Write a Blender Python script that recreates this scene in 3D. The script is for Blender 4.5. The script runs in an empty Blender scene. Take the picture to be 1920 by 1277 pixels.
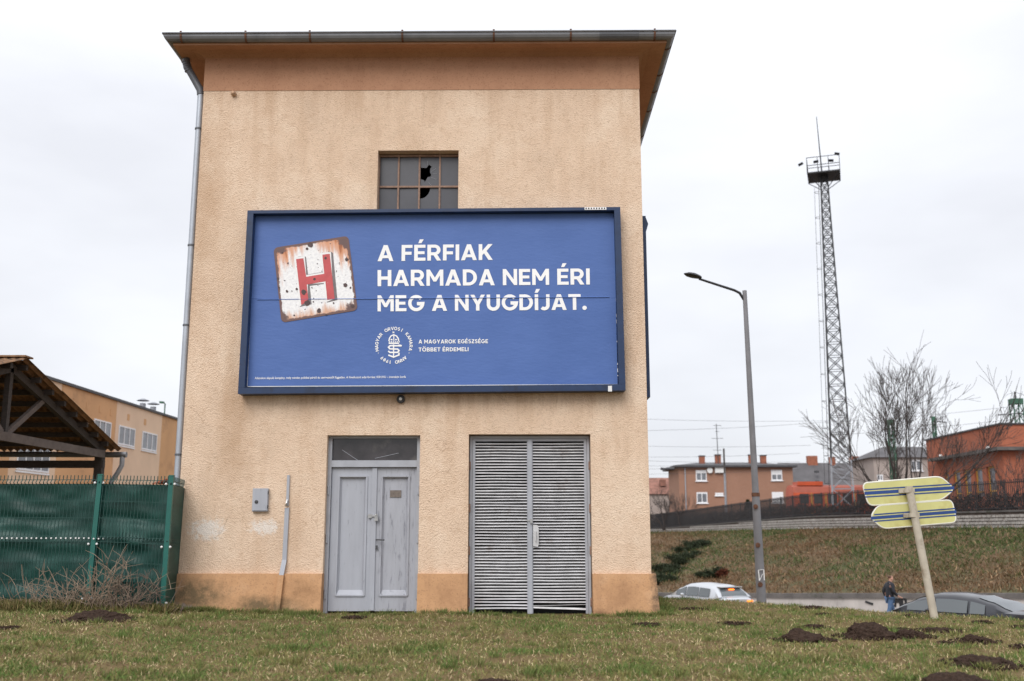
import bpy, bmesh, math, random
import numpy as np
from mathutils import Vector, Matrix, noise as mnoise
from mathutils.geometry import tessellate_polygon
random.seed(7); RNG = np.random.default_rng(11)
S = bpy.context.scene
C = S.collection
R = math.radians
# ------------------------------------------------------------------ camera
FPX, CX, CY, ZC = 1880.0, 960.0, 638.5, 1.1
PITCH = math.atan(FPX/9989.0); YAW = 20/1880.0
cam = bpy.data.cameras.new('camera'); camo = bpy.data.objects.new('camera', cam); C.objects.link(camo)
camo.location = (0, 0, ZC); camo.rotation_euler = (math.pi/2+PITCH, 0, YAW)
cam.sensor_width = 36; cam.lens = FPX/1920*36; cam.clip_start = 0.05; cam.clip_end = 3000
cam.dof.use_dof = True; cam.dof.focus_distance = 13.6; cam.dof.aperture_fstop = 1.6
S.camera = camo
# ------------------------------------------------------------------ light: overcast day
SUN_EL, SUN_AZ = 42, 200          # soft sun behind the camera, a little to the left
w = bpy.data.worlds.new('World'); S.world = w; w.use_nodes = True
nt = w.node_tree; N = nt.nodes; L = nt.links
for n in list(N): N.remove(n)
out = N.new('ShaderNodeOutputWorld'); bg = N.new('ShaderNodeBackground')
sky = N.new('ShaderNodeTexSky'); sky.sky_type = 'NISHITA'; sky.sun_disc = False
sky.sun_elevation = R(SUN_EL); sky.sun_rotation = R(SUN_AZ)
tc = N.new('ShaderNodeTexCoord'); mp = N.new('ShaderNodeMapping'); mp.inputs['Scale'].default_value = (1, 1, 2.6)
nz = N.new('ShaderNodeTexNoise'); nz.inputs['Scale'].default_value = 2.1; nz.inputs['Detail'].default_value = 5; nz.inputs['Roughness'].default_value = .5
cr = N.new('ShaderNodeValToRGB')
cr.color_ramp.elements[0].position = .33; cr.color_ramp.elements[0].color = (.655, .667, .71, 1)
cr.color_ramp.elements[1].position = .66; cr.color_ramp.elements[1].color = (.82, .835, .875, 1)
# overcast luminance: brighter overhead than at the horizon
sx = N.new('ShaderNodeSeparateXYZ'); mr = N.new('ShaderNodeMapRange')
mr.inputs['From Min'].default_value = 0; mr.inputs['From Max'].default_value = 1
mr.inputs['To Min'].default_value = .90; mr.inputs['To Max'].default_value = 1.6
mul = N.new('ShaderNodeVectorMath'); mul.operation = 'SCALE'
skm = N.new('ShaderNodeVectorMath'); skm.operation = 'SCALE'; skm.inputs['Scale'].default_value = .10
mix = N.new('ShaderNodeMixRGB'); mix.inputs['Fac'].default_value = .06
L.new(tc.outputs['Generated'], mp.inputs['Vector']); L.new(mp.outputs['Vector'], nz.inputs['Vector'])
L.new(nz.outputs['Fac'], cr.inputs['Fac']); L.new(tc.outputs['Generated'], sx.inputs['Vector'])
sq = N.new('ShaderNodeMath'); sq.operation = 'POWER'; sq.inputs[1].default_value = 1.8; sq.use_clamp = True; L.new(sx.outputs['Z'], sq.inputs[0]); L.new(sq.outputs[0], mr.inputs['Value']); L.new(cr.outputs['Color'], mul.inputs[0]); L.new(mr.outputs['Result'], mul.inputs['Scale'])
L.new(sky.outputs['Color'], skm.inputs[0])
L.new(mul.outputs['Vector'], mix.inputs['Color1']); L.new(skm.outputs['Vector'], mix.inputs['Color2'])
L.new(mix.outputs['Color'], bg.inputs['Color']); bg.inputs['Strength'].default_value = 1.0
L.new(bg.outputs['Background'], out.inputs['Surface'])
sd = bpy.data.lights.new('sun', 'SUN'); sd.energy = 1.5; sd.angle = R(35); sd.color = (1, .965, .92)
so = bpy.data.objects.new('sun', sd); C.objects.link(so)
so.rotation_euler = (R(90-SUN_EL), 0, R(-20)); so.location = (-5, -10, 20)
S.view_settings.view_transform = 'Standard'; S.view_settings.look = 'None'; S.view_settings.gamma = 1; S.view_settings.exposure = 0.44
S.view_settings.use_curve_mapping = False

# ------------------------------------------------------------------ helpers
def ray(px, py):
    a = (px-CX)/FPX; b = (CY-py)/FPX
    d = Vector((a, math.cos(PITCH)-b*math.sin(PITCH), math.sin(PITCH)+b*math.cos(PITCH)))
    c, s = math.cos(YAW), math.sin(YAW)
    return Vector((c*d.x-s*d.y, s*d.x+c*d.y, d.z))
def P(px, py, y):
    d = ray(px, py); return Vector((0, 0, ZC))+d*(y/d.y)
def PZ(px, py, z):
    d = ray(px, py); return Vector((0, 0, ZC))+d*((z-ZC)/d.z)
def smooth(a, b, x):
    t = min(1, max(0, (x-a)/(b-a))); return t*t*(3-2*t)
WLOC = {}
class MB:
    def __init__(s): s.v = []; s.f = []
    def add(s, vs, fs):
        o = len(s.v); s.v += [tuple(p) for p in vs]; s.f += [tuple(i+o for i in f) for f in fs]; return s
    def box(s, x0, x1, y0, y1, z0, z1, M=None):
        vs = [Vector((x, y, z)) for z in (z0, z1) for y in (y0, y1) for x in (x0, x1)]
        if M is not None: vs = [M @ p for p in vs]
        return s.add(vs, [(0,2,3,1), (4,5,7,6), (0,1,5,4), (2,6,7,3), (0,4,6,2), (1,3,7,5)])
    def bar(s, a, b, w, h=None, up=(0, 0, 1)):
        a = Vector(a); b = Vector(b); h = h or w; d = (b-a).normalized(); u = Vector(up)
        if abs(d.dot(u)) > .99: u = Vector((0, 1, 0))
        sd = d.cross(u).normalized(); u = sd.cross(d)
        vs = [p+sd*(i*w/2)+u*(j*h/2) for p in (a, b) for i, j in ((-1,-1), (1,-1), (1,1), (-1,1))]
        return s.add(vs, [(0,3,2,1), (4,5,6,7), (0,1,5,4), (1,2,6,5), (2,3,7,6), (3,0,4,7)])
    def tube(s, pts, r, n=8, cap=True):
        pts = [Vector(p) for p in pts]; rs = r if isinstance(r, (list, tuple)) else [r]*len(pts)
        o = len(s.v); ref = None
        for i, p in enumerate(pts):
            d = (pts[min(i+1, len(pts)-1)]-pts[max(i-1, 0)]).normalized()
            if ref is None: ref = d.orthogonal().normalized()
            ref = (ref-d*ref.dot(d)).normalized(); bi = d.cross(ref)
            for k in range(n):
                a = 2*math.pi*k/n; s.v.append(tuple(p+(ref*math.cos(a)+bi*math.sin(a))*rs[i]))
        for i in range(len(pts)-1):
            for k in range(n):
                a = o+i*n+k; b = o+i*n+(k+1) % n; s.f.append((a, b, b+n, a+n))
        if cap:
            s.f.append(tuple(o+k for k in reversed(range(n)))); e = o+(len(pts)-1)*n; s.f.append(tuple(e+k for k in range(n)))
        return s
    def lathe(s, c, prof, n=16, axis='z'):
        o = len(s.v); c = Vector(c)
        for r, h in prof:
            for k in range(n):
                a = 2*math.pi*k/n; x, y = r*math.cos(a), r*math.sin(a)
                s.v.append(tuple(c+(Vector((x, y, h)) if axis == 'z' else Vector((x, h, y)))))
        for i in range(len(prof)-1):
            for k in range(n):
                a = o+i*n+k; b = o+i*n+(k+1) % n; s.f.append((a, b, b+n, a+n))
        s.f.append(tuple(o+k for k in reversed(range(n)))); e = o+(len(prof)-1)*n; s.f.append(tuple(e+k for k in range(n)))
        return s
    def quad(s, a, b, c, d): return s.add([a, b, c, d], [(0, 1, 2, 3)])
    def prism(s, poly, y0, y1):           # poly of (x,z), extruded in y
        n = len(poly); vs = [(x, y0, z) for x, z in poly]+[(x, y1, z) for x, z in poly]
        fs = [tuple(range(n)), tuple(reversed(range(n, 2*n)))]+[(i, i+n, (i+1) % n+n, (i+1) % n) for i in range(n)]
        return s.add(vs, fs)
    def mesh(s, name, mat, smooth_=False):
        me = bpy.data.meshes.new(name); me.from_pydata(s.v, [], s.f); me.update()
        bm = bmesh.new(); bm.from_mesh(me); bmesh.ops.recalc_face_normals(bm, faces=bm.faces); bm.to_mesh(me); bm.free()
        if smooth_:
            me.polygons.foreach_set('use_smooth', [True]*len(me.polygons))
            me.set_sharp_from_angle(angle=R(40))
        me.materials.append(mat); return me
    def build(s, name, mat, parent=None, smooth_=False, center=True):
        vs = np.array(s.v); c = Vector((vs.min(0)+vs.max(0))/2) if center else Vector((0, 0, 0))
        if parent is None and center: c.z = vs[:, 2].min()
        s.v = [tuple(p) for p in (vs-np.array(c))]
        o = bpy.data.objects.new(name, s.mesh(name, mat, smooth_)); C.objects.link(o)
        if parent is not None:
            o.parent = parent; o.location = c-WLOC.get(parent.name, Vector((0, 0, 0)))
        else: o.location = c
        WLOC[o.name] = c; return o
def tag(o, label=None, cat=None, group=None, kind=None):
    if label: o['label'] = label
    if cat: o['category'] = cat
    if group: o['group'] = group
    if kind: o['kind'] = kind
    return o
def thing(name, loc, label, cat, group=None, rz=0, local=False):
    o = bpy.data.objects.new(name, None); C.objects.link(o); o.location = loc; o.rotation_euler = (0, 0, rz); o.empty_display_size = .2
    WLOC[o.name] = Vector((0, 0, 0)) if local else Vector(loc)
    return tag(o, label, cat, group)
def copy_part(src, name, parent, loc):
    o = src.copy(); o.name = name; C.objects.link(o); o.parent = parent; o.location = loc; return o

# ------------------------------------------------------------------ materials
def nodes(name):
    m = bpy.data.materials.new(name); m.use_nodes = True; t = m.node_tree
    return m, t.nodes, t.links, t.nodes['Principled BSDF']
def noise_n(n, l, vec, scale, detail=4, rough=.55, stretch=None):
    t = n.new('ShaderNodeTexNoise'); t.inputs['Scale'].default_value = scale; t.inputs['Detail'].default_value = detail; t.inputs['Roughness'].default_value = rough
    if stretch:
        m = n.new('ShaderNodeMapping'); m.inputs['Scale'].default_value = stretch; l.new(vec, m.inputs['Vector']); vec = m.outputs['Vector']
    l.new(vec, t.inputs['Vector']); return t.outputs['Fac']
def ramp(n, l, fac, stops):
    r = n.new('ShaderNodeValToRGB'); e = r.color_ramp.elements
    while len(e) < len(stops): e.new(.5)
    for i, (p, c) in enumerate(stops):
        e[i].position = p; e[i].color = (*c, 1) if not isinstance(c, (int, float)) else (c, c, c, 1)
    l.new(fac, r.inputs['Fac']); return r.outputs['Color']
def mixc(n, l, fac, a, b, mode='MIX'):
    m = n.new('ShaderNodeMixRGB'); m.blend_type = mode
    for s, v in (('Fac', fac), ('Color1', a), ('Color2', b)):
        if isinstance(v, (int, float)): m.inputs[s].default_value = v
        elif isinstance(v, (tuple, list)): m.inputs[s].default_value = (*v, 1)
        else: l.new(v, m.inputs[s])
    return m.outputs['Color']
def world_pos(n):
    return n.new('ShaderNodeNewGeometry').outputs['Position']
def bump(n, l, b, h, strength, dist):
    k = n.new('ShaderNodeBump'); k.inputs['Strength'].default_value = strength; k.inputs['Distance'].default_value = dist
    l.new(h, k.inputs['Height']); l.new(k.outputs['Normal'], b.inputs['Normal'])
def sc(c, k): return tuple(min(1, x*k) for x in c)
def pmat(name, col, rough=.7, var=.18, scale=4, metal=0, bump_s=0, bump_scale=60, bump_d=.004, dirt=None, dirt_scale=2, dirt_t=(.55, .7), stretch=None, spec=.5, obj=False):
    m, n, l, b = nodes(name)
    vec = n.new('ShaderNodeTexCoord').outputs['Object'] if obj else world_pos(n)
    f = noise_n(n, l, vec, scale, 6, .6, stretch)
    c = ramp(n, l, f, [(.3, sc(col, 1-var)), (.7, sc(col, 1+var))])
    if dirt:
        g = noise_n(n, l, vec, dirt_scale, 8, .65, stretch)
        c = mixc(n, l, ramp(n, l, g, [(dirt_t[0], 0.), (dirt_t[1], 1.)]), c, dirt)
    l.new(c, b.inputs['Base Color']); b.inputs['Roughness'].default_value = rough; b.inputs['Metallic'].default_value = metal
    b.inputs['Specular IOR Level'].default_value = spec
    if bump_s: bump(n, l, b, noise_n(n, l, vec, bump_scale, 4, .6, stretch), bump_s, bump_d)
    return m
def attr_mat(name, rough=.75, spec=.25, trans=0):
    m, n, l, b = nodes(name); a = n.new('ShaderNodeAttribute'); a.attribute_name = 'Col'
    l.new(a.outputs['Color'], b.inputs['Base Color']); b.inputs['Roughness'].default_value = rough; b.inputs['Specular IOR Level'].default_value = spec
    return m
M = {}
D = 13.6
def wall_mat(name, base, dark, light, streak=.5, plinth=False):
    m, n, l, b = nodes(name); p = world_pos(n)
    c = ramp(n, l, noise_n(n, l, p, 1.1, 7, .62), [(.3, sc(base, .88)), (.5, base), (.72, light)])
    st = noise_n(n, l, p, 2.2, 6, .65, (1.6, 1.6, .22))
    c = mixc(n, l, ramp(n, l, st, [(.48, 0.), (.78, streak)]), c, dark)
    sp = noise_n(n, l, p, 46, 3, .7)
    c = mixc(n, l, ramp(n, l, sp, [(.55, 0.), (.70, .60)]), c, sc(dark, .75))
    c = mixc(n, l, ramp(n, l, noise_n(n, l, p, 9, 5, .7), [(.52, 0.), (.72, .35)]), c, sc(dark, .95))
    def blob(cx, cz, rx, rz, col, lo, hi, nscale, amt):
        nonlocal c
        mp = n.new('ShaderNodeMapping'); mp.inputs['Location'].default_value = (-cx/rx, -D/6, -cz/rz); mp.inputs['Scale'].default_value = (1/rx, 1/6, 1/rz)
        l.new(p, mp.inputs['Vector']); ln = n.new('ShaderNodeVectorMath'); ln.operation = 'LENGTH'; l.new(mp.outputs['Vector'], ln.inputs[0])
        fall = n.new('ShaderNodeMapRange'); fall.inputs['From Min'].default_value = 0; fall.inputs['From Max'].default_value = 1; fall.inputs['To Min'].default_value = 1; fall.inputs['To Max'].default_value = 0
        l.new(ln.outputs['Value'], fall.inputs['Value'])
        ad = n.new('ShaderNodeMath'); ad.operation = 'MULTIPLY'; l.new(fall.outputs['Result'], ad.inputs[0]); l.new(noise_n(n, l, p, nscale, 6, .7), ad.inputs[1])
        c = mixc(n, l, ramp(n, l, ad.outputs[0], [(lo, 0.), (hi, amt)]), c, col)
    if not plinth:      # lime bloom where the render has flaked, rain stain beside the window
        blob(-4.22, 1.10, .62, .36, (.80, .75, .70), .27, .40, 15, .75)
        blob(-3.46, 1.12, .50, .26, (.80, .75, .70), .27, .40, 16, .75)
        blob(-3.9, 2.4, .5, 2.4, sc(dark, .9), .2, .5, 3, .6)
        blob(-4.6, 5.5, .9, 3.5, sc(dark, .95), .2, .55, 2.5, .55)
    else:
        blob(-4.35, .25, .9, .4, (.12, .10, .06), .17, .45, 11, .8)
        blob(-3.35, .1, .9, .26, (.10, .085, .05), .17, .42, 7, .8)
        blob(1.78, .32, .22, .8, (.07, .06, .05), .2, .42, 9, .8)
        blob(.95, .0, .5, .14, (.18, .10, .06), .2, .45, 7, .7)
        blob(-2.9, .3, .5, .35, (.30, .17, .09), .2, .5, 9, .6); blob(-1.0, .25, .35, .4, (.36, .20, .11), .2, .5, 10, .6); blob(1.3, .25, .5, .4, (.36, .20, .11), .22, .5, 10, .6)
        blob(-4.5, .05, .5, .2, (.30, .30, .29), .22, .4, 5, .8)
    if not plinth:
        sz = n.new('ShaderNodeSeparateXYZ'); l.new(p, sz.inputs[0])
        def drip(z_top, length, lo, hi, amt, seed_scale, xa, xb):
            nonlocal c
            mrn = n.new('ShaderNodeMapRange'); mrn.inputs['From Min'].default_value = z_top-length; mrn.inputs['From Max'].default_value = z_top; mrn.inputs['To Min'].default_value = 0; mrn.inputs['To Max'].default_value = 1; l.new(sz.outputs['Z'], mrn.inputs['Value'])
            lt_ = n.new('ShaderNodeMath'); lt_.operation = 'LESS_THAN'; lt_.inputs[1].default_value = z_top; l.new(sz.outputs['Z'], lt_.inputs[0])
            m1 = n.new('ShaderNodeMath'); m1.operation = 'MULTIPLY'; l.new(mrn.outputs['Result'], m1.inputs[0]); l.new(lt_.outputs[0], m1.inputs[1])
            m2 = n.new('ShaderNodeMath'); m2.operation = 'MULTIPLY'; l.new(m1.outputs[0], m2.inputs[0]); l.new(noise_n(n, l, p, seed_scale, 5, .65, (2.4, 2.4, .12)), m2.inputs[1])
            gx = [n.new('ShaderNodeMath') for _ in range(4)]; gx[0].operation = 'GREATER_THAN'; gx[1].operation = 'LESS_THAN'; gx[2].operation = gx[3].operation = 'MULTIPLY'
            for g_, v_ in ((gx[0], xa), (gx[1], xb)): l.new(sz.outputs['X'], g_.inputs[0]); g_.inputs[1].default_value = v_
            l.new(gx[0].outputs[0], gx[2].inputs[0]); l.new(gx[1].outputs[0], gx[2].inputs[1]); l.new(gx[2].outputs[0], gx[3].inputs[0]); l.new(m2.outputs[0], gx[3].inputs[1])
            c = mixc(n, l, ramp(n, l, gx[3].outputs[0], [(lo, 0.), (hi, amt)]), c, (.44, .265, .155))
        drip(2.94, 1.2, .40, .66, .6, 2.3, -3.85, 1.40); drip(7.37, 2.2, .42, .7, .45, 1.7, -9, 9)
        vc = n.new('ShaderNodeTexVoronoi'); vc.feature = 'DISTANCE_TO_EDGE'; vc.inputs['Scale'].default_value = .55
        wob = n.new('ShaderNodeTexNoise'); wob.inputs['Scale'].default_value = 3.5; wob.inputs['Detail'].default_value = 6; l.new(p, wob.inputs['Vector'])
        va = n.new('ShaderNodeVectorMath'); va.operation = 'MULTIPLY_ADD'; l.new(wob.outputs['Color'], va.inputs[0]); va.inputs[1].default_value = (.5, .5, .5); l.new(p, va.inputs[2]); l.new(va.outputs[0], vc.inputs['Vector'])
        crk = ramp(n, l, vc.outputs['Distance'], [(0., 1.), (.0035, 0.)])
        c = mixc(n, l, mixc(n, l, 1., crk, ramp(n, l, noise_n(n, l, p, .8, 3), [(.52, 0.), (.6, .5)]), 'MULTIPLY'), c, (.30, .18, .11))
    l.new(c, b.inputs['Base Color']); b.inputs['Roughness'].default_value = .95; b.inputs['Specular IOR Level'].default_value = .1
    v = n.new('ShaderNodeTexVoronoi'); v.inputs['Scale'].default_value = 52 if not plinth else 14; l.new(p, v.inputs['Vector'])
    h = mixc(n, l, .6, v.outputs['Distance'], noise_n(n, l, p, 75 if not plinth else 30, 5, .7))
    bump(n, l, b, h, .75 if not plinth else .35, .024 if not plinth else .015)
    return m
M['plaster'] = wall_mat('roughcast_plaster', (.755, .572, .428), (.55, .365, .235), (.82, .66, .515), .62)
M['band'] = wall_mat('smooth_band_plaster', (.46, .255, .16), (.33, .165, .10), (.50, .29, .185), .4, True)
M['plinth'] = wall_mat('plinth_plaster', (.56, .325, .175), (.34, .19, .11), (.63, .41, .26), .75, True)
M['zinc'] = pmat('zinc_gutter', (.20, .205, .22), .5, .15, 3, .35, dirt=(.13, .135, .15), dirt_scale=1.5)
M['zinc_dark'] = pmat('dark_zinc', (.12, .125, .14), .5, .1, 3, .3)
M['pipe'] = pmat('galvanised_pipe', (.40, .43, .48), .45, .12, 3, .4)
M['rust'] = pmat('rusty_iron', (.13, .06, .035), .85, .35, 20)
M['steel_dark'] = pmat('dark_weathered_steel', (.055, .055, .06), .6, .25, 8)
M['glass_dull'] = pmat('dusty_glass', (.065, .065, .075), .25, .12, 3, 0, spec=.6)
M['glass_dark'] = pmat('dark_dirty_glass', (.035, .03, .032), .12, .5, 5, 0, spec=.6, dirt=(.09, .08, .075), dirt_scale=3)
M['bar_rust'] = pmat('flaking_window_bar', (.27, .17, .125), .8, .3, 25)
M['door'] = pmat('grey_door_paint', (.37, .385, .43), .55, .07, 3, dirt=(.20, .21, .24), dirt_scale=9, dirt_t=(.6, .72), stretch=(3, 3, .5))
M['door_worn'] = pmat('worn_grey_door_paint', (.36, .37, .41), .6, .09, 4, dirt=(.20, .205, .235), dirt_scale=11, dirt_t=(.55, .68), stretch=(3.2, 3.2, .45), bump_s=.3, bump_scale=25)
M['louvre'] = pmat('weathered_louvre_steel', (.56, .555, .57), .5, .16, 6, .1, dirt=(.30, .24, .21), dirt_scale=4, dirt_t=(.58, .78))
M['frame_grey'] = pmat('grey_frame_paint', (.36, .375, .415), .5, .1, 6, dirt=(.25, .15, .10), dirt_scale=14, dirt_t=(.68, .75))
M['chrome'] = pmat('padlock_metal', (.5, .5, .5), .3, .2, 20, .9)
M['brass'] = pmat('brown_name_plate', (.16, .13, .11), .5, .3, 25)
M['bb_frame'] = pmat('billboard_blue_frame', (.007, .027, .085), .5, .2, 5, dirt=(.005, .014, .04), dirt_scale=3)
M['bb_back'] = pmat('shade_black_torn_paper', (.03, .025, .025), .9, .6, 14, dirt=(.35, .3, .28), dirt_scale=16, dirt_t=(.55, .6))  # near-black base paints the shadow gap inside the frame; pale flecks are torn paper
M['white_print'] = pmat('white_print', (.86, .86, .86), .6, .02, 3)
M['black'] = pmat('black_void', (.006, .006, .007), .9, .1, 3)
M['green_post'] = pmat('green_fence_post', (.012, .115, .095), .4, .15, 5)
M['wire'] = pmat('dark_green_wire', (.008, .05, .042), .5, .1, 5)
M['white_plastic'] = pmat('white_plastic', (.75, .75, .74), .4, .05, 5)
M['timber'] = pmat('grey_brown_timber', (.058, .05, .047), .85, .3, 6, stretch=(2, 2, 10))
M['timber_light'] = pmat('weathered_timber_chord', (.13, .108, .098), .85, .25, 6)
M['corr'] = pmat('rusty_corrugated_sheet', (.24, .135, .07), .85, .45, 4, dirt=(.09, .06, .04), dirt_scale=5)
M['white_frame'] = pmat('white_window_frame', (.78, .78, .80), .5, .04, 3)
M['pane_far'] = pmat('far_window_pane', (.17, .18, .20), .2, .3, 1.2)
M['fac_cream'] = pmat('cream_render', (.72, .52, .37), .9, .08, .5)
M['fac_orange'] = pmat('orange_render', (.60, .34, .17), .9, .1, .5, dirt=(.45, .25, .13), dirt_scale=.8)
M['dark_trim'] = pmat('dark_roof_trim', (.06, .06, .065), .6, .2, 2)
M['red_tile'] = pmat('red_tile', (.36, .10, .05), .8, .25, 6)
M['sign_pole'] = pmat('cream_sign_pole', (.47, .42, .34), .6, .12, 8, dirt=(.25, .19, .13), dirt_scale=5)
M['sign_yellow'] = pmat('faded_yellow_sign_back', (.58, .56, .23), .5, .1, 3, dirt=(.43, .36, .12), dirt_scale=2.2, dirt_t=(.5, .75), obj=True)
M['sign_blue'] = pmat('blue_sign_tape', (.02, .06, .22), .5, .1, 5)
M['sign_edge'] = pmat('pale_sign_edge', (.75, .74, .66), .5, .05, 5)
M['lamp_pole'] = pmat('grey_lamp_pole', (.20, .20, .215), .7, .15, 3, dirt=(.20, .10, .06), dirt_scale=4, dirt_t=(.68, .74))
M['lamp_dark'] = pmat('dark_lamp_housing', (.022, .022, .025), .5, .2, 5)
M['galv'] = pmat('galvanised_lattice', (.30, .31, .34), .5, .15, 2, .3)
M['mast'] = pmat('dark_mast_steel', (.014, .015, .02), .55, .15, 2)
M['brickred'] = None
M['soil'] = pmat('dark_molehill_soil', (.05, .032, .024), .98, .45, 30, bump_s=1, bump_scale=45, bump_d=.03, spec=.1)
M['asphalt'] = pmat('asphalt', (.055, .055, .058), .9, .2, 3, bump_s=.3, bump_scale=60)
M['concrete'] = pmat('old_concrete_face', (.44, .41, .39), .9, .15, 1.3, dirt=(.28, .26, .24), dirt_scale=1.1, stretch=(1, 1, .4))
M['concrete_dark'] = pmat('mossy_concrete_coping', (.115, .105, .10), .95, .3, 1.5, dirt=(.05, .055, .035), dirt_scale=2)
M['graffiti'] = pmat('black_graffiti_paint', (.01, .01, .012), .6, .1, 3)
M['stone'] = pmat('pale_stone_block', (.38, .355, .33), .95, .25, 2.5, dirt=(.22, .18, .15), dirt_scale=3)
M['mortar'] = pmat('dirty_mortar', (.11, .085, .075), .95, .3, 2)
M['iron'] = pmat('iron_railing', (.026, .024, .026), .7, .2, 3)
M['bark'] = pmat('dark_bark', (.06, .048, .044), .95, .3, 6)
M['green_steel'] = pmat('green_catenary_steel', (.04, .12, .075), .6, .25, 2)
M['chimney'] = pmat('chimney_brick', (.30, .11, .065), .9, .25, 3)
M['rooftile_grey'] = pmat('grey_slate_roof', (.105, .10, .105), .9, .2, .8)
M['rooftile_brown'] = pmat('brown_tile_roof', (.24, .115, .085), .9, .35, 1.5)
M['wall_beige'] = pmat('beige_house_wall', (.38, .32, .29), .9, .12, .6)
M['train'] = pmat('orange_red_rail_paint', (.52, .085, .028), .45, .15, .8)
M['train_roof'] = pmat('dusty_train_roof', (.30, .075, .045), .75, .2, .7)
M['yellow_frame'] = pmat('ochre_window_frame', (.62, .33, .06), .6, .1, 3)
M['rubber'] = pmat('tyre_rubber', (.02, .02, .02), .9, .1, 5)
M['alloy'] = pmat('alloy_rim', (.4, .4, .42), .35, .05, 5, .8)
def brick_mat(name, c1, c2, mort, bw, rh, axis_x=False):
    m, n, l, b = nodes(name); p = world_pos(n)
    s = n.new('ShaderNodeSeparateXYZ'); l.new(p, s.inputs[0]); a = n.new('ShaderNodeMath'); a.operation = 'ADD'; l.new(s.outputs['X'], a.inputs[0]); l.new(s.outputs['Y'], a.inputs[1])
    cb = n.new('ShaderNodeCombineXYZ'); l.new(a.outputs[0], cb.inputs['X']); l.new(s.outputs['Z'], cb.inputs['Y'])
    t = n.new('ShaderNodeTexBrick'); l.new(cb.outputs[0], t.inputs['Vector']); t.inputs['Scale'].default_value = 1
    t.inputs['Brick Width'].default_value = bw; t.inputs['Row Height'].default_value = rh; t.inputs['Mortar Size'].default_value = .008
    t.inputs['Color1'].default_value = (*c1, 1); t.inputs['Color2'].default_value = (*c2, 1); t.inputs['Mortar'].default_value = (*mort, 1)
    c = mixc(n, l, ramp(n, l, noise_n(n, l, p, .7, 5), [(.35, .0), (.7, .35)]), t.outputs['Color'], sc(c1, .7))
    l.new(c, b.inputs['Base Color']); b.inputs['Roughness'].default_value = .9; return m
M['brickred'] = brick_mat('red_brick', (.42, .125, .065), (.35, .10, .052), (.33, .15, .10), .25, .085)
M['brick_brown'] = brick_mat('brown_brick', (.36, .19, .125), (.33, .17, .11), (.33, .21, .16), .25, .08)
def glass_car(name):
    m, n, l, b = nodes(name); b.inputs['Base Color'].default_value = (.10, .115, .125, 1); b.inputs['Roughness'].default_value = .06; b.inputs['Specular IOR Level'].default_value = .9; return m
M['car_glass'] = glass_car('tinted_car_glass')
def car_paint(name, c, metal):
    m, n, l, b = nodes(name); b.inputs['Base Color'].default_value = (*c, 1); b.inputs['Metallic'].default_value = metal; b.inputs['Roughness'].default_value = .28; b.inputs['Coat Weight'].default_value = .6; b.inputs['Coat Roughness'].default_value = .05; return m
def emis(name, c, s):
    m, n, l, b = nodes(name); b.inputs['Base Color'].default_value = (*c, 1); b.inputs['Emission Color'].default_value = (*c, 1); b.inputs['Emission Strength'].default_value = s; return m

# ------------------------------------------------------------------ terrain
CREST = [(26, 3), (10, 10.4), (6.6, 13.0), (4.2, 15.2), (2.9, 16.8), (2.15, 17.6), (1.9, 20.4), (-6, 22.5), (-8, 40), (-10, 240)]
def seg_dist(x, y, pl):
    best = 1e9; sg = 1; al = 0; acc = 0
    for (ax, ay), (bx, by) in zip(pl, pl[1:]):
        dx, dy = bx-ax, by-ay; l2 = dx*dx+dy*dy; t = max(0, min(1, ((x-ax)*dx+(y-ay)*dy)/l2))
        qx, qy = ax+dx*t, ay+dy*t; d = math.hypot(x-qx, y-qy)
        if d < best-1e-9: best = d; sg = 1 if dx*(y-ay)-dy*(x-ax) > 0 else -1; al = acc+t*math.sqrt(l2)
        acc += math.sqrt(l2)
    return best*sg, al
def road_z(y): return -2.0-.25*smooth(26, 37, y)-.45*smooth(37, 46, y)-.2*smooth(49, 75, y)
def ground_z(x, y):
    s, _ = seg_dist(x, y, CREST)
    z = .10*smooth(-2.2, -4.6, x)
    z += .035*mnoise.noise(Vector((x*.7, y*.7, 1.3)))+.02*mnoise.noise(Vector((x*2.1, y*2.1, 4.3)))
    if 12.5 < y < 20.5 and -5.5 < x < 2.5: z *= .6
    k = smooth(.6, -5.5, s)
    return z*(1-k)+(road_z(y)-.06)*k
def grass_col(x, y):        # patchy winter lawn
    a = mnoise.noise(Vector((x*.55, y*.8, 0)))+.5*mnoise.noise(Vector((x*1.9, y*2.3, 5)))
    return a
def lawn():
    xs = list(np.linspace(-60, -12, 16))+list(np.linspace(-11.6, 14, 110))+list(np.linspace(15, 45, 16)); ys = list(np.linspace(-25, 5, 14))+list(np.linspace(5.3, 22, 96))+list(np.linspace(23, 48, 26))+list(np.linspace(52, 240, 16))
    mb = MB(); nx = len(xs)
    for y in ys:
        for x in xs: mb.v.append((x, y, ground_z(x, y)))
    for j in range(len(ys)-1):
        for i in range(nx-1): a = j*nx+i; mb.f.append((a, a+1, a+nx+1, a+nx))
    m, n, l, b = nodes('lawn_soil_and_turf'); p = world_pos(n)
    c = ramp(n, l, noise_n(n, l, p, 1.3, 8, .65), [(.3, (.13, .082, .045)), (.5, (.165, .12, .058)), (.68, (.11, .115, .036))])
    c = mixc(n, l, ramp(n, l, noise_n(n, l, p, 22, 4, .6), [(.4, 0.), (.7, .6)]), c, (.21, .155, .085))
    l.new(c, b.inputs['Base Color']); b.inputs['Roughness'].default_value = 1; b.inputs['Specular IOR Level'].default_value = .1
    bump(n, l, b, noise_n(n, l, p, 35, 5), .8, .03)
    return tag(mb.build('lawn', m, None, True, center=False), kind='structure')
lawn()
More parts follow.
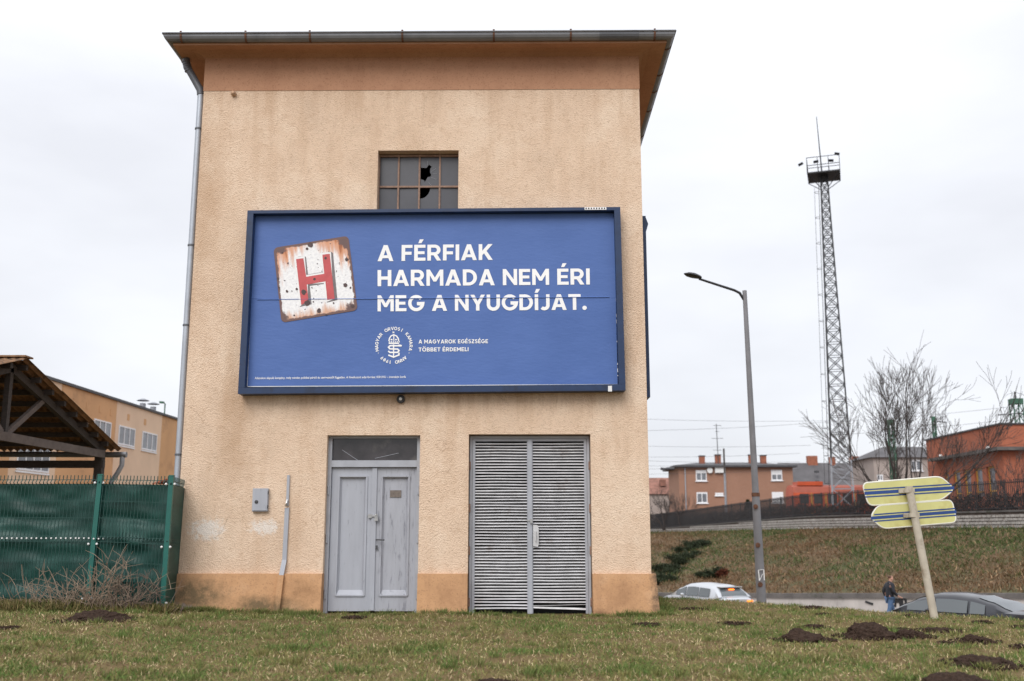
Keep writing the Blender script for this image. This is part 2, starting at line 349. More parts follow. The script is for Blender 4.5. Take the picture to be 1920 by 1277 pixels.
tag(MB().quad((-1500, -300, -3.4), (1500, -300, -3.4), (1500, 2500, -3.4), (-1500, 2500, -3.4)).build('ground', M['mortar'], None, center=False), kind='structure')

# retaining wall, embankment and railway plateau -----------------------------------
WALL = [(33, 19, -1.0), (19, 38, -1.24), (11.7, 48, -1.86), (7.0, 54, -2.2), (0, 60, -2.3), (-9, 66, -2.3)]
TOP = [(38, 22, 1.15), (27.0, 54, 1.15), (21.3, 77, 1.10), (15.6, 121, .72), (9, 160, .6)]
def interp_poly(pl, t):
    k = t*(len(pl)-1); i = min(int(k), len(pl)-2); u = k-i
    return Vector(pl[i])*(1-u)+Vector(pl[i+1])*u
def resample(pl, n):
    pts = [Vector(p) for p in pl]; L_ = [0]
    for a, b in zip(pts, pts[1:]): L_.append(L_[-1]+(b-a).length)
    res = []
    for k in range(n):
        d = L_[-1]*k/(n-1); i = max(j for j in range(len(pts)) if L_[j] <= d+1e-6); i = min(i, len(pts)-2)
        u = (d-L_[i])/(L_[i+1]-L_[i]); res.append(pts[i].lerp(pts[i+1], u))
    return res
NA, NB = 120, 26
# match the two lines by y so that rungs run straight up the bank
def at_y(pl, y):
    for a, b in zip(pl, pl[1:]):
        if min(a[1], b[1]) <= y <= max(a[1], b[1]):
            u = (y-a[1])/(b[1]-a[1]); return Vector(a).lerp(Vector(b), u)
    return Vector(pl[0] if y < pl[0][1] else pl[-1])
WR = resample([(p[0], p[1], p[2]) for p in WALL], NA); TR = resample(TOP, NA)
def emb_point(i, j):
    a, b = WR[i], TR[i]; u = j/(NB-1); p = a.lerp(b, u)
    k = .5-.5*math.cos(math.pi*u); p.z = a.z+(b.z-a.z)*(u*.6+k*.4)
    e = min(1, 4*u, 4*(1-u)); p.z += e*(.22*mnoise.noise(Vector((p.x*.25, p.y*.25, 7)))+.07*mnoise.noise(Vector((p.x, p.y, 3))))
    return p
mb = MB(); EMB = [[emb_point(i, j) for j in range(NB)] for i in range(NA)]
for i in range(NA):
    for j in range(NB): mb.v.append(tuple(EMB[i][j]))
for i in range(NA-1):
    for j in range(NB-1): a = i*NB+j; mb.f.append((a, a+1, a+NB+1, a+NB))
m, n, l, b = nodes('embankment_turf'); p = world_pos(n)
c = ramp(n, l, noise_n(n, l, p, .35, 8, .65), [(.36, (.085, .085, .03)), (.5, (.13, .085, .04)), (.66, (.17, .095, .05))])
c = mixc(n, l, ramp(n, l, noise_n(n, l, p, 5, 5, .6), [(.45, 0.), (.7, .6)]), c, (.07, .06, .03))
l.new(c, b.inputs['Base Color']); b.inputs['Roughness'].default_value = 1; bump(n, l, b, noise_n(n, l, p, 6, 6), .9, .15)
tag(mb.build('embankment', m, None, True, center=False), kind='structure')
mb = MB()
far = [(p.x+260, p.y+60) for p in TR]
for i in range(NA-1):
    a, b_ = TR[i], TR[i+1]
    mb.quad((a.x, a.y, a.z-.03), (b_.x, b_.y, b_.z-.03), (b_.x+420, b_.y+700, 1.0), (a.x+420, a.y+300, 1.0))
tag(mb.build('railway_yard', pmat('yard_ballast', (.12, .10, .085), .95, .3, 1.2), None, center=False), kind='structure')
# road and pavement
mb = MB(); mk = MB(); pv = MB(); kb = MB()
for (a, b_) in zip(WR[:90], WR[1:91]):
    d = (b_-a); d.z = 0; d.normalize(); nrm = Vector((-d.y, d.x, 0))
    if nrm.x > 0 and nrm.y > 0: nrm = -nrm
    d2 = nrm
    def off(p, k, dz=0): q = p+d2*k; q.z = road_z(p.y)+dz; return q
    mb.quad(off(a, 3.2), off(b_, 3.2), off(b_, 12.5), off(a, 12.5))
    pv.quad(off(a, .0, .12), off(b_, .0, .12), off(b_, 3.0, .12), off(a, 3.0, .12))
    kb.add([off(a, 3.0, .125), off(b_, 3.0, .125), off(b_, 3.2, .125), off(a, 3.2, .125), off(a, 3.2, -.02), off(b_, 3.2, -.02)], [(0, 1, 2, 3), (3, 2, 5, 4)])
for i in range(0, 88, 4):
    a, b_ = WR[i], WR[i+1]; d = (b_-a); d.z = 0; d.normalize(); nrm = Vector((-d.y, d.x, 0))
    if nrm.x > 0 and nrm.y > 0: nrm = -nrm
    q = lambda p, k: Vector((p.x+nrm.x*k, p.y+nrm.y*k, road_z(p.y)+.006))
    mk.quad(q(a, 7.7), q(b_, 7.7), q(b_, 7.85), q(a, 7.85))
tag(mb.build('road', M['asphalt'], None, center=False), kind='structure')
tag(pv.build('pavement', M['concrete'], None, center=False), kind='structure')
tag(kb.build('kerb', M['concrete'], None, center=False), kind='structure')
tag(mk.build('road_marking', M['white_print'], None, center=False), kind='structure')
# retaining wall at the foot of the bank
rw = thing('retaining_wall', WR[30], 'low pale concrete retaining wall with dark coping below the grassy bank', 'wall')
mb = MB(); cp = MB()
for (a, b_) in zip(WR[:100], WR[1:101]):
    d = (b_-a); d.z = 0; d.normalize(); nn = Vector((-d.y, d.x, 0))
    if nn.x > 0 and nn.y > 0: nn = -nn
    def o(p, k, z): return (p.x+nn.x*k, p.y+nn.y*k, z)
    mb.add([o(a, .12, road_z(a.y)-.1), o(b_, .12, road_z(b_.y)-.1), o(b_, .12, b_.z-.1), o(a, .12, a.z-.1)], [(0, 1, 2, 3)])
    cp.add([o(a, .2, a.z-.16), o(b_, .2, b_.z-.16), o(b_, .2, b_.z+.04), o(a, .2, a.z+.04), o(b_, -.25, b_.z+.04), o(a, -.25, a.z+.04), o(a, .1, a.z-.16), o(b_, .1, b_.z-.16)],
           [(0, 1, 2, 3), (3, 2, 4, 5), (0, 6, 7, 1)])
mb.build('wall_face', M['concrete'], rw); cp.build('coping', M['concrete_dark'], rw)
# graffiti letters on the wall, beside the walker
def wall_pt(px):
    a, b_ = Vector(WALL[1]), Vector(WALL[2]); d = b_-a; r = ray(px, 1125)
    t = (a.x*d.y-a.y*d.x)/(r.x*d.y-r.y*d.x); q = Vector((r.x*t, r.y*t, 0))
    d.z = 0; d.normalize(); nn = Vector((-d.y, d.x, 0))
    if nn.x > 0: nn = -nn
    return q+nn*.14
def graf(strokes):
    mb = MB()
    for st in strokes:
        pts = []
        for px, py in st:
            q = wall_pt(px); q.z = ZC+(ray(px, py).z/ray(px, py).y)*q.y; pts.append(q)
        for a, b_ in zip(pts, pts[1:]): mb.bar(a, b_, .09, .02, up=(-.6, -.6, .2))
    return mb.build('graffiti_tag', M['graffiti'], rw)
graf([[(1681, 1138), (1684, 1122), (1688, 1130), (1690, 1122), (1692, 1138)], [(1695, 1122), (1695, 1137), (1702, 1132), (1702, 1124), (1694, 1121)], [(1690, 1118), (1703, 1119)], [(1626, 1128), (1640, 1133)]])

# stone wall on top of the bank + iron railing
sw = thing('stone_wall', TR[20], 'low wall of pale stone blocks along the top of the grassy bank', 'wall')
def top_h(y): return .98*(1-smooth(70, 125, y))+.5*smooth(70, 125, y)
mb = MB(); cp = MB()
for (a, b_) in zip(TR, TR[1:]):
    d = (b_-a).normalized(); nn = Vector((-abs(d.y), -abs(d.x)*.2, 0)).normalized()
    q = lambda p, k, z: (p.x+nn.x*k, p.y+nn.y*k, z)
    mb.add([q(a, 0, a.z-.3), q(b_, 0, b_.z-.3), q(b_, 0, b_.z+top_h(b_.y)-.08), q(a, 0, a.z+top_h(a.y)-.08)], [(0, 1, 2, 3)])
    za, zb = a.z+top_h(a.y), b_.z+top_h(b_.y)
    cp.add([q(a, .1, za-.1), q(b_, .1, zb-.1), q(b_, .1, zb), q(a, .1, za), q(b_, -.35, zb), q(a, -.35, za), q(a, -.02, za-.1), q(b_, -.02, zb-.1)], [(0, 1, 2, 3), (3, 2, 4, 5), (0, 6, 7, 1)])
core = mb.build('wall_core', M['mortar'], sw); cp.build('coping', M['concrete_dark'], sw)
bm_ = MB().box(-.16, .16, -.06, .06, -.075, .075); blockme = bm_.mesh('stone_block', M['stone'])
nb = 0; rest = MB()
seg = 0.37; total = sum((TR[k]-TR[k-1]).length for k in range(1, NA)); cnt = int(total/seg)
PTS = resample(TOP, cnt*2)
for k in range(1, cnt*2-1):
    p = PTS[k]; d = (PTS[k+1]-PTS[k-1]).normalized(); nn = Vector((-abs(d.y), -abs(d.x)*.2, 0)).normalized()
    hh = top_h(p.y)-.12
    for r in range(5):
        if (k+r) % 2: continue
        z = p.z+.02+.19*r+.085
        if z+.08 > p.z+hh+.06: continue
        pos = Vector((p.x, p.y, z))+nn*(.0+.02*random.random()); ang = math.atan2(d.y, d.x)+random.uniform(-.03, .03)
        px_ = 980+1880*pos.x/pos.y
        if pos.y < 74 and px_ < 2000 and nb < 290:
            o = bpy.data.objects.new('stone_block', blockme); C.objects.link(o); o.parent = sw; o.location = pos-WLOC[sw.name]; o.rotation_euler = (random.uniform(-.03, .03), 0, ang)
            o.scale = (random.uniform(.9, 1.05), 1, random.uniform(.85, 1.03)); nb += 1
        else:
            rest.box(-.155, .155, -.06, .06, -.072, .072, Matrix.Translation(pos) @ Matrix.Rotation(ang, 4, 'Z'))
tag(rest.build('stone_blocks_far', M['stone'], sw), kind='stuff')
ir = thing('iron_fence', TR[20]+Vector((0, 0, .8)), 'black iron bar railing on the stone wall above the bank', 'fence')
bars = MB(); rails = {.12: MB(), 1.5: MB()}; posts = []
NB_ = int(total/.15); Q = resample(TOP, NB_)
for k, p in enumerate(Q):
    z0 = p.z+top_h(p.y); bars.bar((p.x+.1, p.y, z0), (p.x+.1, p.y, z0+1.65), .035)
    if k % 16 == 0 and p.y < 130:
        bb = MB().bar((p.x+.1, p.y, z0-.05), (p.x+.1, p.y, z0+1.68), .065); bb.build('fence_post', M['iron'], ir)
for a, b_ in zip(Q[::4], Q[4::4]):
    for h in (.12, 1.5):
        rails[h].bar((a.x+.1, a.y, a.z+top_h(a.y)+h), (b_.x+.1, b_.y, b_.z+top_h(b_.y)+h), .05)
tag(bars.build('fence_bars', M['iron'], ir), kind='stuff'); [r_.build('fence_rail', M['iron'], ir) for r_ in rails.values()]

# ================================================================== the tall plastered building
def F(px, py, dy=0): q = P(px, py, D+dy); return q.x, q.z
XL, XR = F(386, 108)[0], F(1197, 108)[0]
ZT = F(800, 108)[1]; ZB = F(800, 169)[1]; ZP = F(800, 1075.5)[1]; BD = 6.2; OH = .415
dx0, dx1 = F(614, 816)[0], F(788, 816)[0]; dz1 = F(700, 816)[1]
lx0, lx1 = F(879, 815)[0], F(1107, 814)[0]; lz1 = F(990, 814)[1]
wx0, wx1 = F(709, 283)[0], F(860, 281)[0]; wz1 = F(785, 282)[1]; wz0 = wz1-1.25
bld = thing('utility_building', ((XL+XR)/2, D+BD/2, 0), 'tall narrow peach roughcast building carrying a large blue billboard', 'building')
REV = .19
def holed(xs, zs, holes, y):
    mb = MB()
    for i in range(len(xs)-1):
        for j in range(len(zs)-1):
            cx, cz = (xs[i]+xs[i+1])/2, (zs[j]+zs[j+1])/2
            if any(h[0] < cx < h[1] and h[2] < cz < h[3] for h in holes): continue
            mb.quad((xs[i], y, zs[j]), (xs[i+1], y, zs[j]), (xs[i+1], y, zs[j+1]), (xs[i], y, zs[j+1]))
    for x0, x1, z0, z1 in holes:      # reveals
        mb.quad((x0, y, z0), (x0, y+REV, z0), (x0, y+REV, z1), (x0, y, z1)); mb.quad((x1, y, z0), (x1, y+REV, z0), (x1, y+REV, z1), (x1, y, z1))
        mb.quad((x0, y, z1), (x1, y, z1), (x1, y+REV, z1), (x0, y+REV, z1))
        if z0 > 1: mb.quad((x0, y, z0), (x1, y, z0), (x1, y+REV, z0), (x0, y+REV, z0))
    return mb
holes = [(dx0, dx1, ZP, dz1), (lx0, lx1, ZP, lz1), (wx0, wx1, wz0, wz1)]
xs = sorted({XL, XR, dx0, dx1, lx0, lx1, wx0, wx1}); zs = sorted({ZP, dz1, lz1, wz0, wz1, ZB})
mb = holed(xs, zs, holes, D)
for x in (XL, XR): mb.quad((x, D, ZP), (x, D+BD, ZP), (x, D+BD, ZB), (x, D, ZB))
mb.quad((XL, D+BD, ZP), (XR, D+BD, ZP), (XR, D+BD, ZB), (XL, D+BD, ZB))
mb.build('wall', M['plaster'], bld)
# smooth dark band under the eaves (4 mm proud), and the coved soffit
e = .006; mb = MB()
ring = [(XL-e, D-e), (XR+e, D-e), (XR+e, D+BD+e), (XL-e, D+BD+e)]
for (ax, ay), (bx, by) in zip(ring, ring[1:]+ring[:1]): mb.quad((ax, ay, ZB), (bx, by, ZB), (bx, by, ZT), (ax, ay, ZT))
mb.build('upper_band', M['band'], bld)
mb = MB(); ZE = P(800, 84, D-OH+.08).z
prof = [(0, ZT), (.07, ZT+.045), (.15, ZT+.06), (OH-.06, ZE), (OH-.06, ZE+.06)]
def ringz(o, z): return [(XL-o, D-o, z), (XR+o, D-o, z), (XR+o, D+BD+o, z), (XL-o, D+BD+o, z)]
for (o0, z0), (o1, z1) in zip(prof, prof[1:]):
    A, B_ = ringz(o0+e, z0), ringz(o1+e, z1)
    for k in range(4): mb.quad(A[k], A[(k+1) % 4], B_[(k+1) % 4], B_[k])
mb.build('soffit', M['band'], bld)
A = ringz(OH-.05, ZE+.062); mid = [(XL+2.6, D+BD/2, ZE+1.1), (XR-2.6, D+BD/2, ZE+1.1)]
mb = MB(); mb.add(A+mid, [(0, 1, 5, 4), (1, 2, 5), (2, 3, 4, 5), (3, 0, 4), (3, 2, 1, 0)])
mb.build('roof', M['rooftile_brown'], bld)
# gutter: half round, mitred at the corners
GZ = P(800, 63, D-OH-.02).z; GR = .075; gut = MB(); prev = None
for k in range(9):
    a = math.pi*k/8; oo = OH-.02+GR*.0-GR*math.cos(a)+.0; z = GZ-GR*1.25*math.sin(a); rg = ringz(oo, z)
    if prev:
        for q in range(4): gut.quad(prev[q], prev[(q+1) % 4], rg[(q+1) % 4], rg[q])
    prev = rg
lip = ringz(OH-.02+GR+.008, GZ+.008)
for q in range(4): gut.tube([lip[q], lip[(q+1) % 4]], .011, 6)
gut.build('gutter', M['zinc'], bld, True); gobj = bpy.data.objects['gutter']
def gbracket(c, ax):
    mb = MB(); pts = []
    for k in range(9):
        a = math.pi*k/8; r = GR+.004
        pts.append(Vector(c)+Vector(ax)*(-r*math.cos(a))*1+Vector((0, 0, -r*1.25*math.sin(a))))
    pts.append(pts[-1]+Vector((0, 0, .04)))
    sidev = Vector(ax).cross(Vector((0, 0, 1)))
    for a, b_ in zip(pts, pts[1:]): mb.bar(a, b_, .028, .007, up=sidev.cross((b_-a).normalized()))
    return mb.build('bracket', M['rust'], gobj)
for px in (341, 462, 582, 755, 926, 1070, 1227):
    x = P(px, 70, D-OH).x; gbracket((x, D-OH+.02, GZ), (0, -1, 0))
for y in (D-.1, D+.75, D+1.35, D+2.1, D+3.2, D+4.3):
    gbracket((XR+OH-.02, y, GZ), (1, 0, 0))
for y in (D+.3, D+1.4, D+2.6, D+3.9): gbracket((XL-OH+.02, y, GZ), (-1, 0, 0))
x0, x1 = P(1125, 70, D-OH-.1).x, P(1199, 70, D-OH-.1).x; mb = MB(); prev = None
for k in range(6):
    a = math.pi*(.42+.58*k/5); r = GR+.003; q = [(x, D-(OH-.02-r*math.cos(a)), GZ-r*1.25*math.sin(a)) for x in (x0, x1)]
    if prev: mb.quad(prev[0], prev[1], q[1], q[0])
    prev = q
mb.build('patched_section', M['zinc_dark'], gobj, True)
# downpipe at the left rear of the corner
pr = .048; xg = XL-OH+.10; yp = D+.08; xp = XL-.07
pts = [(xg+.0, yp, GZ-.08), (xg, yp, GZ-.16)]
c0 = Vector((xg, yp, GZ-.22)); c1 = Vector((xp, yp, ZB+.10))
mb = MB(); mb.tube(pts+[c0+Vector((.02, 0, -.03)), c0+Vector((.07, 0, -.1)), c1+Vector((-.06, 0, .04)), c1+Vector((-.01, 0, -.05)), (xp, yp, ZB-.02)], pr+.006, 12)
for k in range(5):
    q = c0+Vector((.0+.012*k, 0, .06-.035*k)); mb.tube([q, q+Vector((.002, 0, -.012))], pr+.012, 12)
el = mb.build('downpipe_elbow', M['zinc_dark'], bld, True)
mb = MB(); mb.tube([(xp, yp, ZB+.02), (xp, yp, .0)], pr-.004, 12); dp = mb.build('downpipe', M['pipe'], bld, True)
for z in (ZB-.55, ZB-2.3, 3.9, 2.1, .8):
    mb = MB(); mb.tube([(xp, yp, z-.012), (xp, yp, z+.012)], pr+.005, 12); mb.bar((xp, yp, z), (XL+.01, yp, z), .02); mb.build('pipe_clip', M['zinc_dark'], dp)
# battered plinth with the door openings left free
def plinth(x0, x1, l0=0, r0=0, name='plinth'):
    pt, pb = .055, .11; mb = MB()
    vs = [(x0-l0*pb, D-pb, -.25), (x1+r0*pb, D-pb, -.25), (x1+r0*pt, D-pt, ZP), (x0-l0*pt, D-pt, ZP),
          (x0-l0*pb, D+REV, -.25), (x1+r0*pb, D+REV, -.25), (x1+r0*pt, D+REV, ZP), (x0-l0*pt, D+REV, ZP)]
    mb.add(vs, [(0, 1, 2, 3), (3, 2, 6, 7), (0, 3, 7, 4), (1, 5, 6, 2), (4, 7, 6, 5)])
    return mb.build(name, M['plinth'], bld)
plinth(XL, dx0, 1, 0); plinth(dx1, lx0); plinth(lx1, XR, 0, 1)
mb = MB(); mb.box(XL-.09, XR+.09, D+REV+.25, D+BD+.08, -2.2, ZP-.004); mb.build('plinth', M['plinth'], bld)
# upper steel window, panes one by one, two of them broken
win = MB(); wy = D+REV-.04
cols = [wx0+(wx1-wx0)*t for t in (0, .245, .505, .76, 1)]; rowz = [wz0, wz0+(wz1-wz0)*.27, F(785, 344)[1], wz1-.03]
for x in cols: win.bar((x, wy, wz0), (x, wy, wz1), .024, .03, up=(0, 1, 0))
for z in rowz: win.bar((wx0, wy, z), (wx1, wy, z), .026, .032, up=(0, 1, 0))
wo = win.build('window', M['bar_rust'], bld)
def filled(polys, y):
    vs = [Vector((x, 0, z)) for pl in polys for x, z in pl]
    v3 = [[Vector((x, z, 0)) for x, z in pl] for pl in polys]
    tr = tessellate_polygon(v3); mb = MB(); mb.add([(v.x, y, v.z) for v in vs], [tuple(t) for t in tr]); return mb
gy = wy+.012
WK = lambda zx, zy: F(690+zx/9.82, 270+zy/9.82, REV)
hole1 = [WK(*q) for q in [(962, 400), (982, 450), (1080, 455), (1125, 395), (1180, 430), (1150, 465), (1145, 535), (1170, 580), (1150, 615), (1105, 620), (1080, 665), (1050, 712), (1035, 678), (985, 665), (962, 640)]]
for i in range(4):
    for j in range(3):
        x0, x1, z0, z1 = cols[i]+.012, cols[i+1]-.012, rowz[j]+.012, rowz[j+1]-.012; t = random.uniform(-.004, .004)
        if i == 2 and j == 2:
            h = [(max(x0+.004, min(x1-.004, x)), max(z0+.004, min(z1-.004, z))) for x, z in hole1]
            filled([[(x0, z0), (x1, z0), (x1, z1), (x0, z1)], h], gy).build('pane', M['glass_dull'], wo); continue
        if i == 2 and j == 1:
            arc = [(x0+.24*math.cos(a)*(x1-x0)/.28*.62, z1-.16*math.sin(a)) for a in [math.pi/2*k/6 for k in range(7)]]
            filled([[(x0, z0), (x1, z0), (x1, z1), arc[0]]+arc[1:]], gy).build('pane', M['glass_dull'], wo); continue
        MB().quad((x0, gy+t, z0), (x1, gy-t, z0), (x1, gy-t, z1), (x0, gy+t, z1)).build('pane', M['glass_dull'], wo)
mb = MB(); hc = WK(1060, 560)
for a, r0_, r1_ in ((20, .09, .17), (75, .13, .2), (140, .1, .13), (-35, .1, .19), (-70, .14, .2), (-5, .1, .18)):
    p0 = (hc[0]+r0_*math.cos(R(a)), gy-.003, hc[1]+r0_*math.sin(R(a))); p1 = (min(cols[3]-.02, hc[0]+r1_*math.cos(R(a+7))), gy-.003, hc[1]+r1_*math.sin(R(a+7))); mb.tube([p0, p1], .0016, 4)
tag(mb.build('glass_cracks', M['door'], wo), kind='stuff')
# left wooden double door with glazed transom
dyy = D+REV-.05; fy = dyy-.02; fr = MB(); th = .05; lz = F(700, 872)[1]
fr.box(dx0, dx0+th, fy-.02, fy+.08, ZP*0-.05, dz1); fr.box(dx1-th, dx1, fy-.02, fy+.08, -.05, dz1); fr.box(dx0+th, dx1-th, fy-.02, fy+.08, dz1-.035, dz1); fr.box(dx0+th, dx1-th, fy-.025, fy+.08, lz-.02, lz+.07)
dfo = fr.build('door_frame', M['frame_grey'], bld)
tp = MB().box(dx0+th, dx1-th, fy+.03, fy+.036, lz+.07, dz1-.035).build('transom_pane', M['glass_dark'], dfo)
for (a, b_) in (((638, 842), (668, 862)), ((700, 858), (745, 848))):
    p0, p1 = F(*a), F(*b_); MB().tube([(p0[0], fy+.028, p0[1]), (p1[0], fy+.028, p1[1])], .003, 4).build('glass_crack', M['door'], dfo)
xm = F(697, 1000)[0]
def leaf(x0, x1, mat, sgn):
    z0, z1 = .03, lz-.024; mb = MB(); w = .10; rz = .12
    mb.box(x0, x0+w, dyy, dyy+.045, z0, z1); mb.box(x1-w, x1, dyy, dyy+.045, z0, z1)
    mb.box(x0+w, x1-w, dyy, dyy+.045, z1-rz, z1); mb.box(x0+w, x1-w, dyy, dyy+.045, z0, z0+.2)
    o = mb.build('door_leaf', mat, bld)
    # recessed panel with bevelled moulding
    a, b_, c, d = x0+w, x1-w, z0+.2, z1-rz; g = .035; mb = MB()
    A = [(a, c), (b_, c), (b_, d), (a, d)]; B_ = [(a+g, c+g*2.2), (b_-g, c+g*2.2), (b_-g, d-g), (a+g, d-g)]
    for k in range(4): mb.quad((A[k][0], dyy-.012, A[k][1]), (A[(k+1) % 4][0], dyy-.012, A[(k+1) % 4][1]), (B_[(k+1) % 4][0], dyy+.032, B_[(k+1) % 4][1]), (B_[k][0], dyy+.032, B_[k][1]))
    mb.quad(*[(q[0], dyy+.03, q[1]) for q in B_])
    for k in range(4):
        mb.bar((A[k][0], dyy-.006, A[k][1]), (A[(k+1) % 4][0], dyy-.006, A[(k+1) % 4][1]), .022, .018)
    mb.build('door_panel', mat, o); return o
lf1 = leaf(dx0+th+.004, xm-.003, M['door'], 1); lf2 = leaf(xm+.003, dx1-th-.004, M['door_worn'], -1)
MB().box(xm-.03, xm+.035, dyy-.022, dyy-.001, .04, lz-.03).build('cover_strip', M['door'], lf2)
q = F(698, 968); mb = MB(); mb.box(q[0]-.075, q[0]-.02, dyy-.035, dyy-.024, q[1]-.02, q[1]+.03); mb.box(q[0]-.02, q[0]+.05, dyy-.038, dyy-.03, q[1]-.005, q[1]+.02); mb.build('hasp', M['chrome'], lf2)
mb = MB(); mb.box(q[0]+.02, q[0]+.065, dyy-.06, dyy-.035, q[1]-.06, q[1]-.005); mb.tube([(q[0]+.03, dyy-.048, q[1]-.01), (q[0]+.03, dyy-.048, q[1]+.02), (q[0]+.042, dyy-.048, q[1]+.032), (q[0]+.055, dyy-.048, q[1]+.02), (q[0]+.055, dyy-.048, q[1]-.01)], .006, 6); mb.build('padlock', M['chrome'], lf2)
q = F(704, 1012); mb = MB(); mb.tube([(q[0], dyy-.02, q[1]), (q[0], dyy-.07, q[1]), (q[0]+.11, dyy-.07, q[1]-.004)], .009, 8); mb.build('door_handle', M['steel_dark'], lf2); MB().box(q[0]-.015, q[0]+.015, dyy-.027, dyy-.023, q[1]-.13, q[1]-.075).build('keyhole_plate', M['steel_dark'], lf2)
q = F(739, 925); MB().box(q[0]-.075, q[0]+.075, dyy+.018, dyy+.028, q[1]-.047, q[1]+.047).build('name_plate', M['brass'], lf2)
for x, s_ in ((dx0+.02, -1), (dx1-.02, 1)):
    for z in (1.62, .98, .25):
        MB().tube([(x, fy-.03, z-.06), (x, fy-.03, z+.06)], .014, 8).build('hinge', M['frame_grey'], dfo)
# right louvred steel double door: every slat on its own
fr = MB(); ly = D+REV-.06; t = .045
fr.box(lx0+.01, lx0+t, ly, ly+.05, -.02, lz1-.012); fr.box(lx1-t, lx1-.01, ly, ly+.05, -.02, lz1-.012); fr.box(lx0+t, lx1-t, ly, ly+.05, lz1-.05, lz1-.012)
lfo = fr.build('louvre_frame', M['frame_grey'], bld)
xm2 = F(994, 1000)[0]
MB().quad((lx0, ly+.13, -.1), (lx1, ly+.13, -.1), (lx1, ly+.13, lz1), (lx0, ly+.13, lz1)).build('interior_shade_sheet', M['black'], lfo)  # black sheet standing in for the dark interior seen between the slats
NS = 57; pitch = (lz1-.06-.05)/NS
def slat_mesh(wd, kind):
    mb = MB(); n = 9; th = .0035; rr = random.Random(kind)
    ph = rr.uniform(0, 6); am = rr.uniform(.0004, .002)
    rows_ = []
    for i in range(n):
        x = -wd/2+wd*i/(n-1); sag = am*math.sin(ph+i*.75)
        sec = [(-.011, -.009), (-.008, -.0105), (.007, .006), (.010, .009), (.007, .009), (-.011, -.006)]
        rows_.append([(x, y_, z_+sag) for y_, z_ in sec])
    for r in rows_: mb.v += r
    for i in range(n-1):
        for k in range(6): a = i*6+k; b_ = i*6+(k+1) % 6; mb.f.append((a, b_, b_+6, a+6))
    return mb.mesh('slat', M['louvre'])
for li, (x0, x1) in enumerate(((lx0+t+.004, xm2-.004), (xm2+.004, lx1-t-.004))):
    st = MB(); s_ = .035
    st.box(x0, x0+s_, ly-.004, ly+.04, .0, lz1-.055); st.box(x1-s_, x1, ly-.004, ly+.04, .0, lz1-.055); st.box(x0+s_, x1-s_, ly-.002, ly+.04, lz1-.085, lz1-.055)
    lo = st.build('louvre_leaf', M['frame_grey'], bld); wd = x1-x0-2*s_+.01
    kinds = [slat_mesh(wd, 10*li+k) for k in range(7)]
    for k in range(NS-1):
        o = bpy.data.objects.new('slat', random.choice(kinds)); C.objects.link(o); o.parent = lo
        z = .05+pitch*(k+.5); o.location = Vector(((x0+x1)/2, ly+.012, z))-WLOC[lo.name]
        ry = random.uniform(-.004, .004); rx = random.uniform(-.08, .06)
        if li == 1 and k < 2: ry = (.035, -.02)[k]; rx = (.5, -.7)[k]
        o.rotation_euler = (rx, ry, 0)
MB().box(xm2-.028, xm2+.028, ly-.022, ly-.006, .0, lz1-.06).build('cover_strip', M['frame_grey'], lfo)
q = F(1004, 1004); hp = MB(); hp.prism([(q[0]-.03, q[1]-.14), (q[0]+.035, q[1]-.15), (q[0]+.045, q[1]-.1), (q[0]+.045, q[1]+.09), (q[0]+.03, q[1]+.135), (q[0]-.03, q[1]+.14)], ly-.03, ly-.024)
hp.tube([(q[0]+.0, ly-.03, q[1]+.05), (q[0], ly-.07, q[1]+.05), (q[0]+.0, ly-.07, q[1]-.07)], .011, 8); hp.build('handle_plate', pmat('light_grey_plate', (.55, .55, .56), .4, .05, 6), lfo)
q = F(995, 976); mb = MB(); mb.box(q[0]-.055, q[0]+.0, ly-.032, ly-.024, q[1]-.008, q[1]+.012); mb.box(q[0]-.005, q[0]+.03, ly-.055, ly-.028, q[1]-.035, q[1]+.025); mb.build('padlock', M['chrome'], lfo)
for x in (lx0+.012, lx1-.012):
    for z in (1.95, 1.38, .82, .15): MB().tube([(x, ly-.012, z-.055), (x, ly-.012, z+.055)], .013, 8).build('hinge', M['bar_rust'], lfo)
# cable cover strip left of the door, kinked at its foot
mb = MB(); A = [F(541, 891), F(540, 948)]; B_ = [F(539, 952), F(532, 1060)]
mb.box(A[1][0]-.022, A[0][0]+.022, D-.028, D-.002, A[1][1], A[0][1]); cvo = mb.build('cable_cover', M['door'], bld)
mb = MB(); mb.bar((B_[0][0], D-.016, B_[0][1]), (F(534, 1050)[0], D-.016, F(534, 1050)[1]), .056, .03, up=(0, 1, 0)); mb.bar((F(534, 1050)[0], D-.016, F(534, 1050)[1]), (F(530, 1079)[0], D-.075, F(530, 1079)[1]), .06, .03, up=(0, 1, 0)); mb.build('lower_cover', M['door'], cvo)
mb = MB(); p0, p1 = F(530, 1078), F(523, 1150); mb.bar((p0[0], D-.082, p0[1]), (p1[0], D-.13, p1[1]), .075, .05, up=(0, 1, 0)); mb.build('painted_cover', M['plinth'], cvo)
mb = MB(); q = F(539, 944); mb.tube([(q[0]-.01, D-.05, q[1]-.04), (q[0], D-.06, q[1]), (q[0]+.006, D-.04, q[1]+.05)], .012, 6); mb.build('clamp', M['chrome'], cvo)
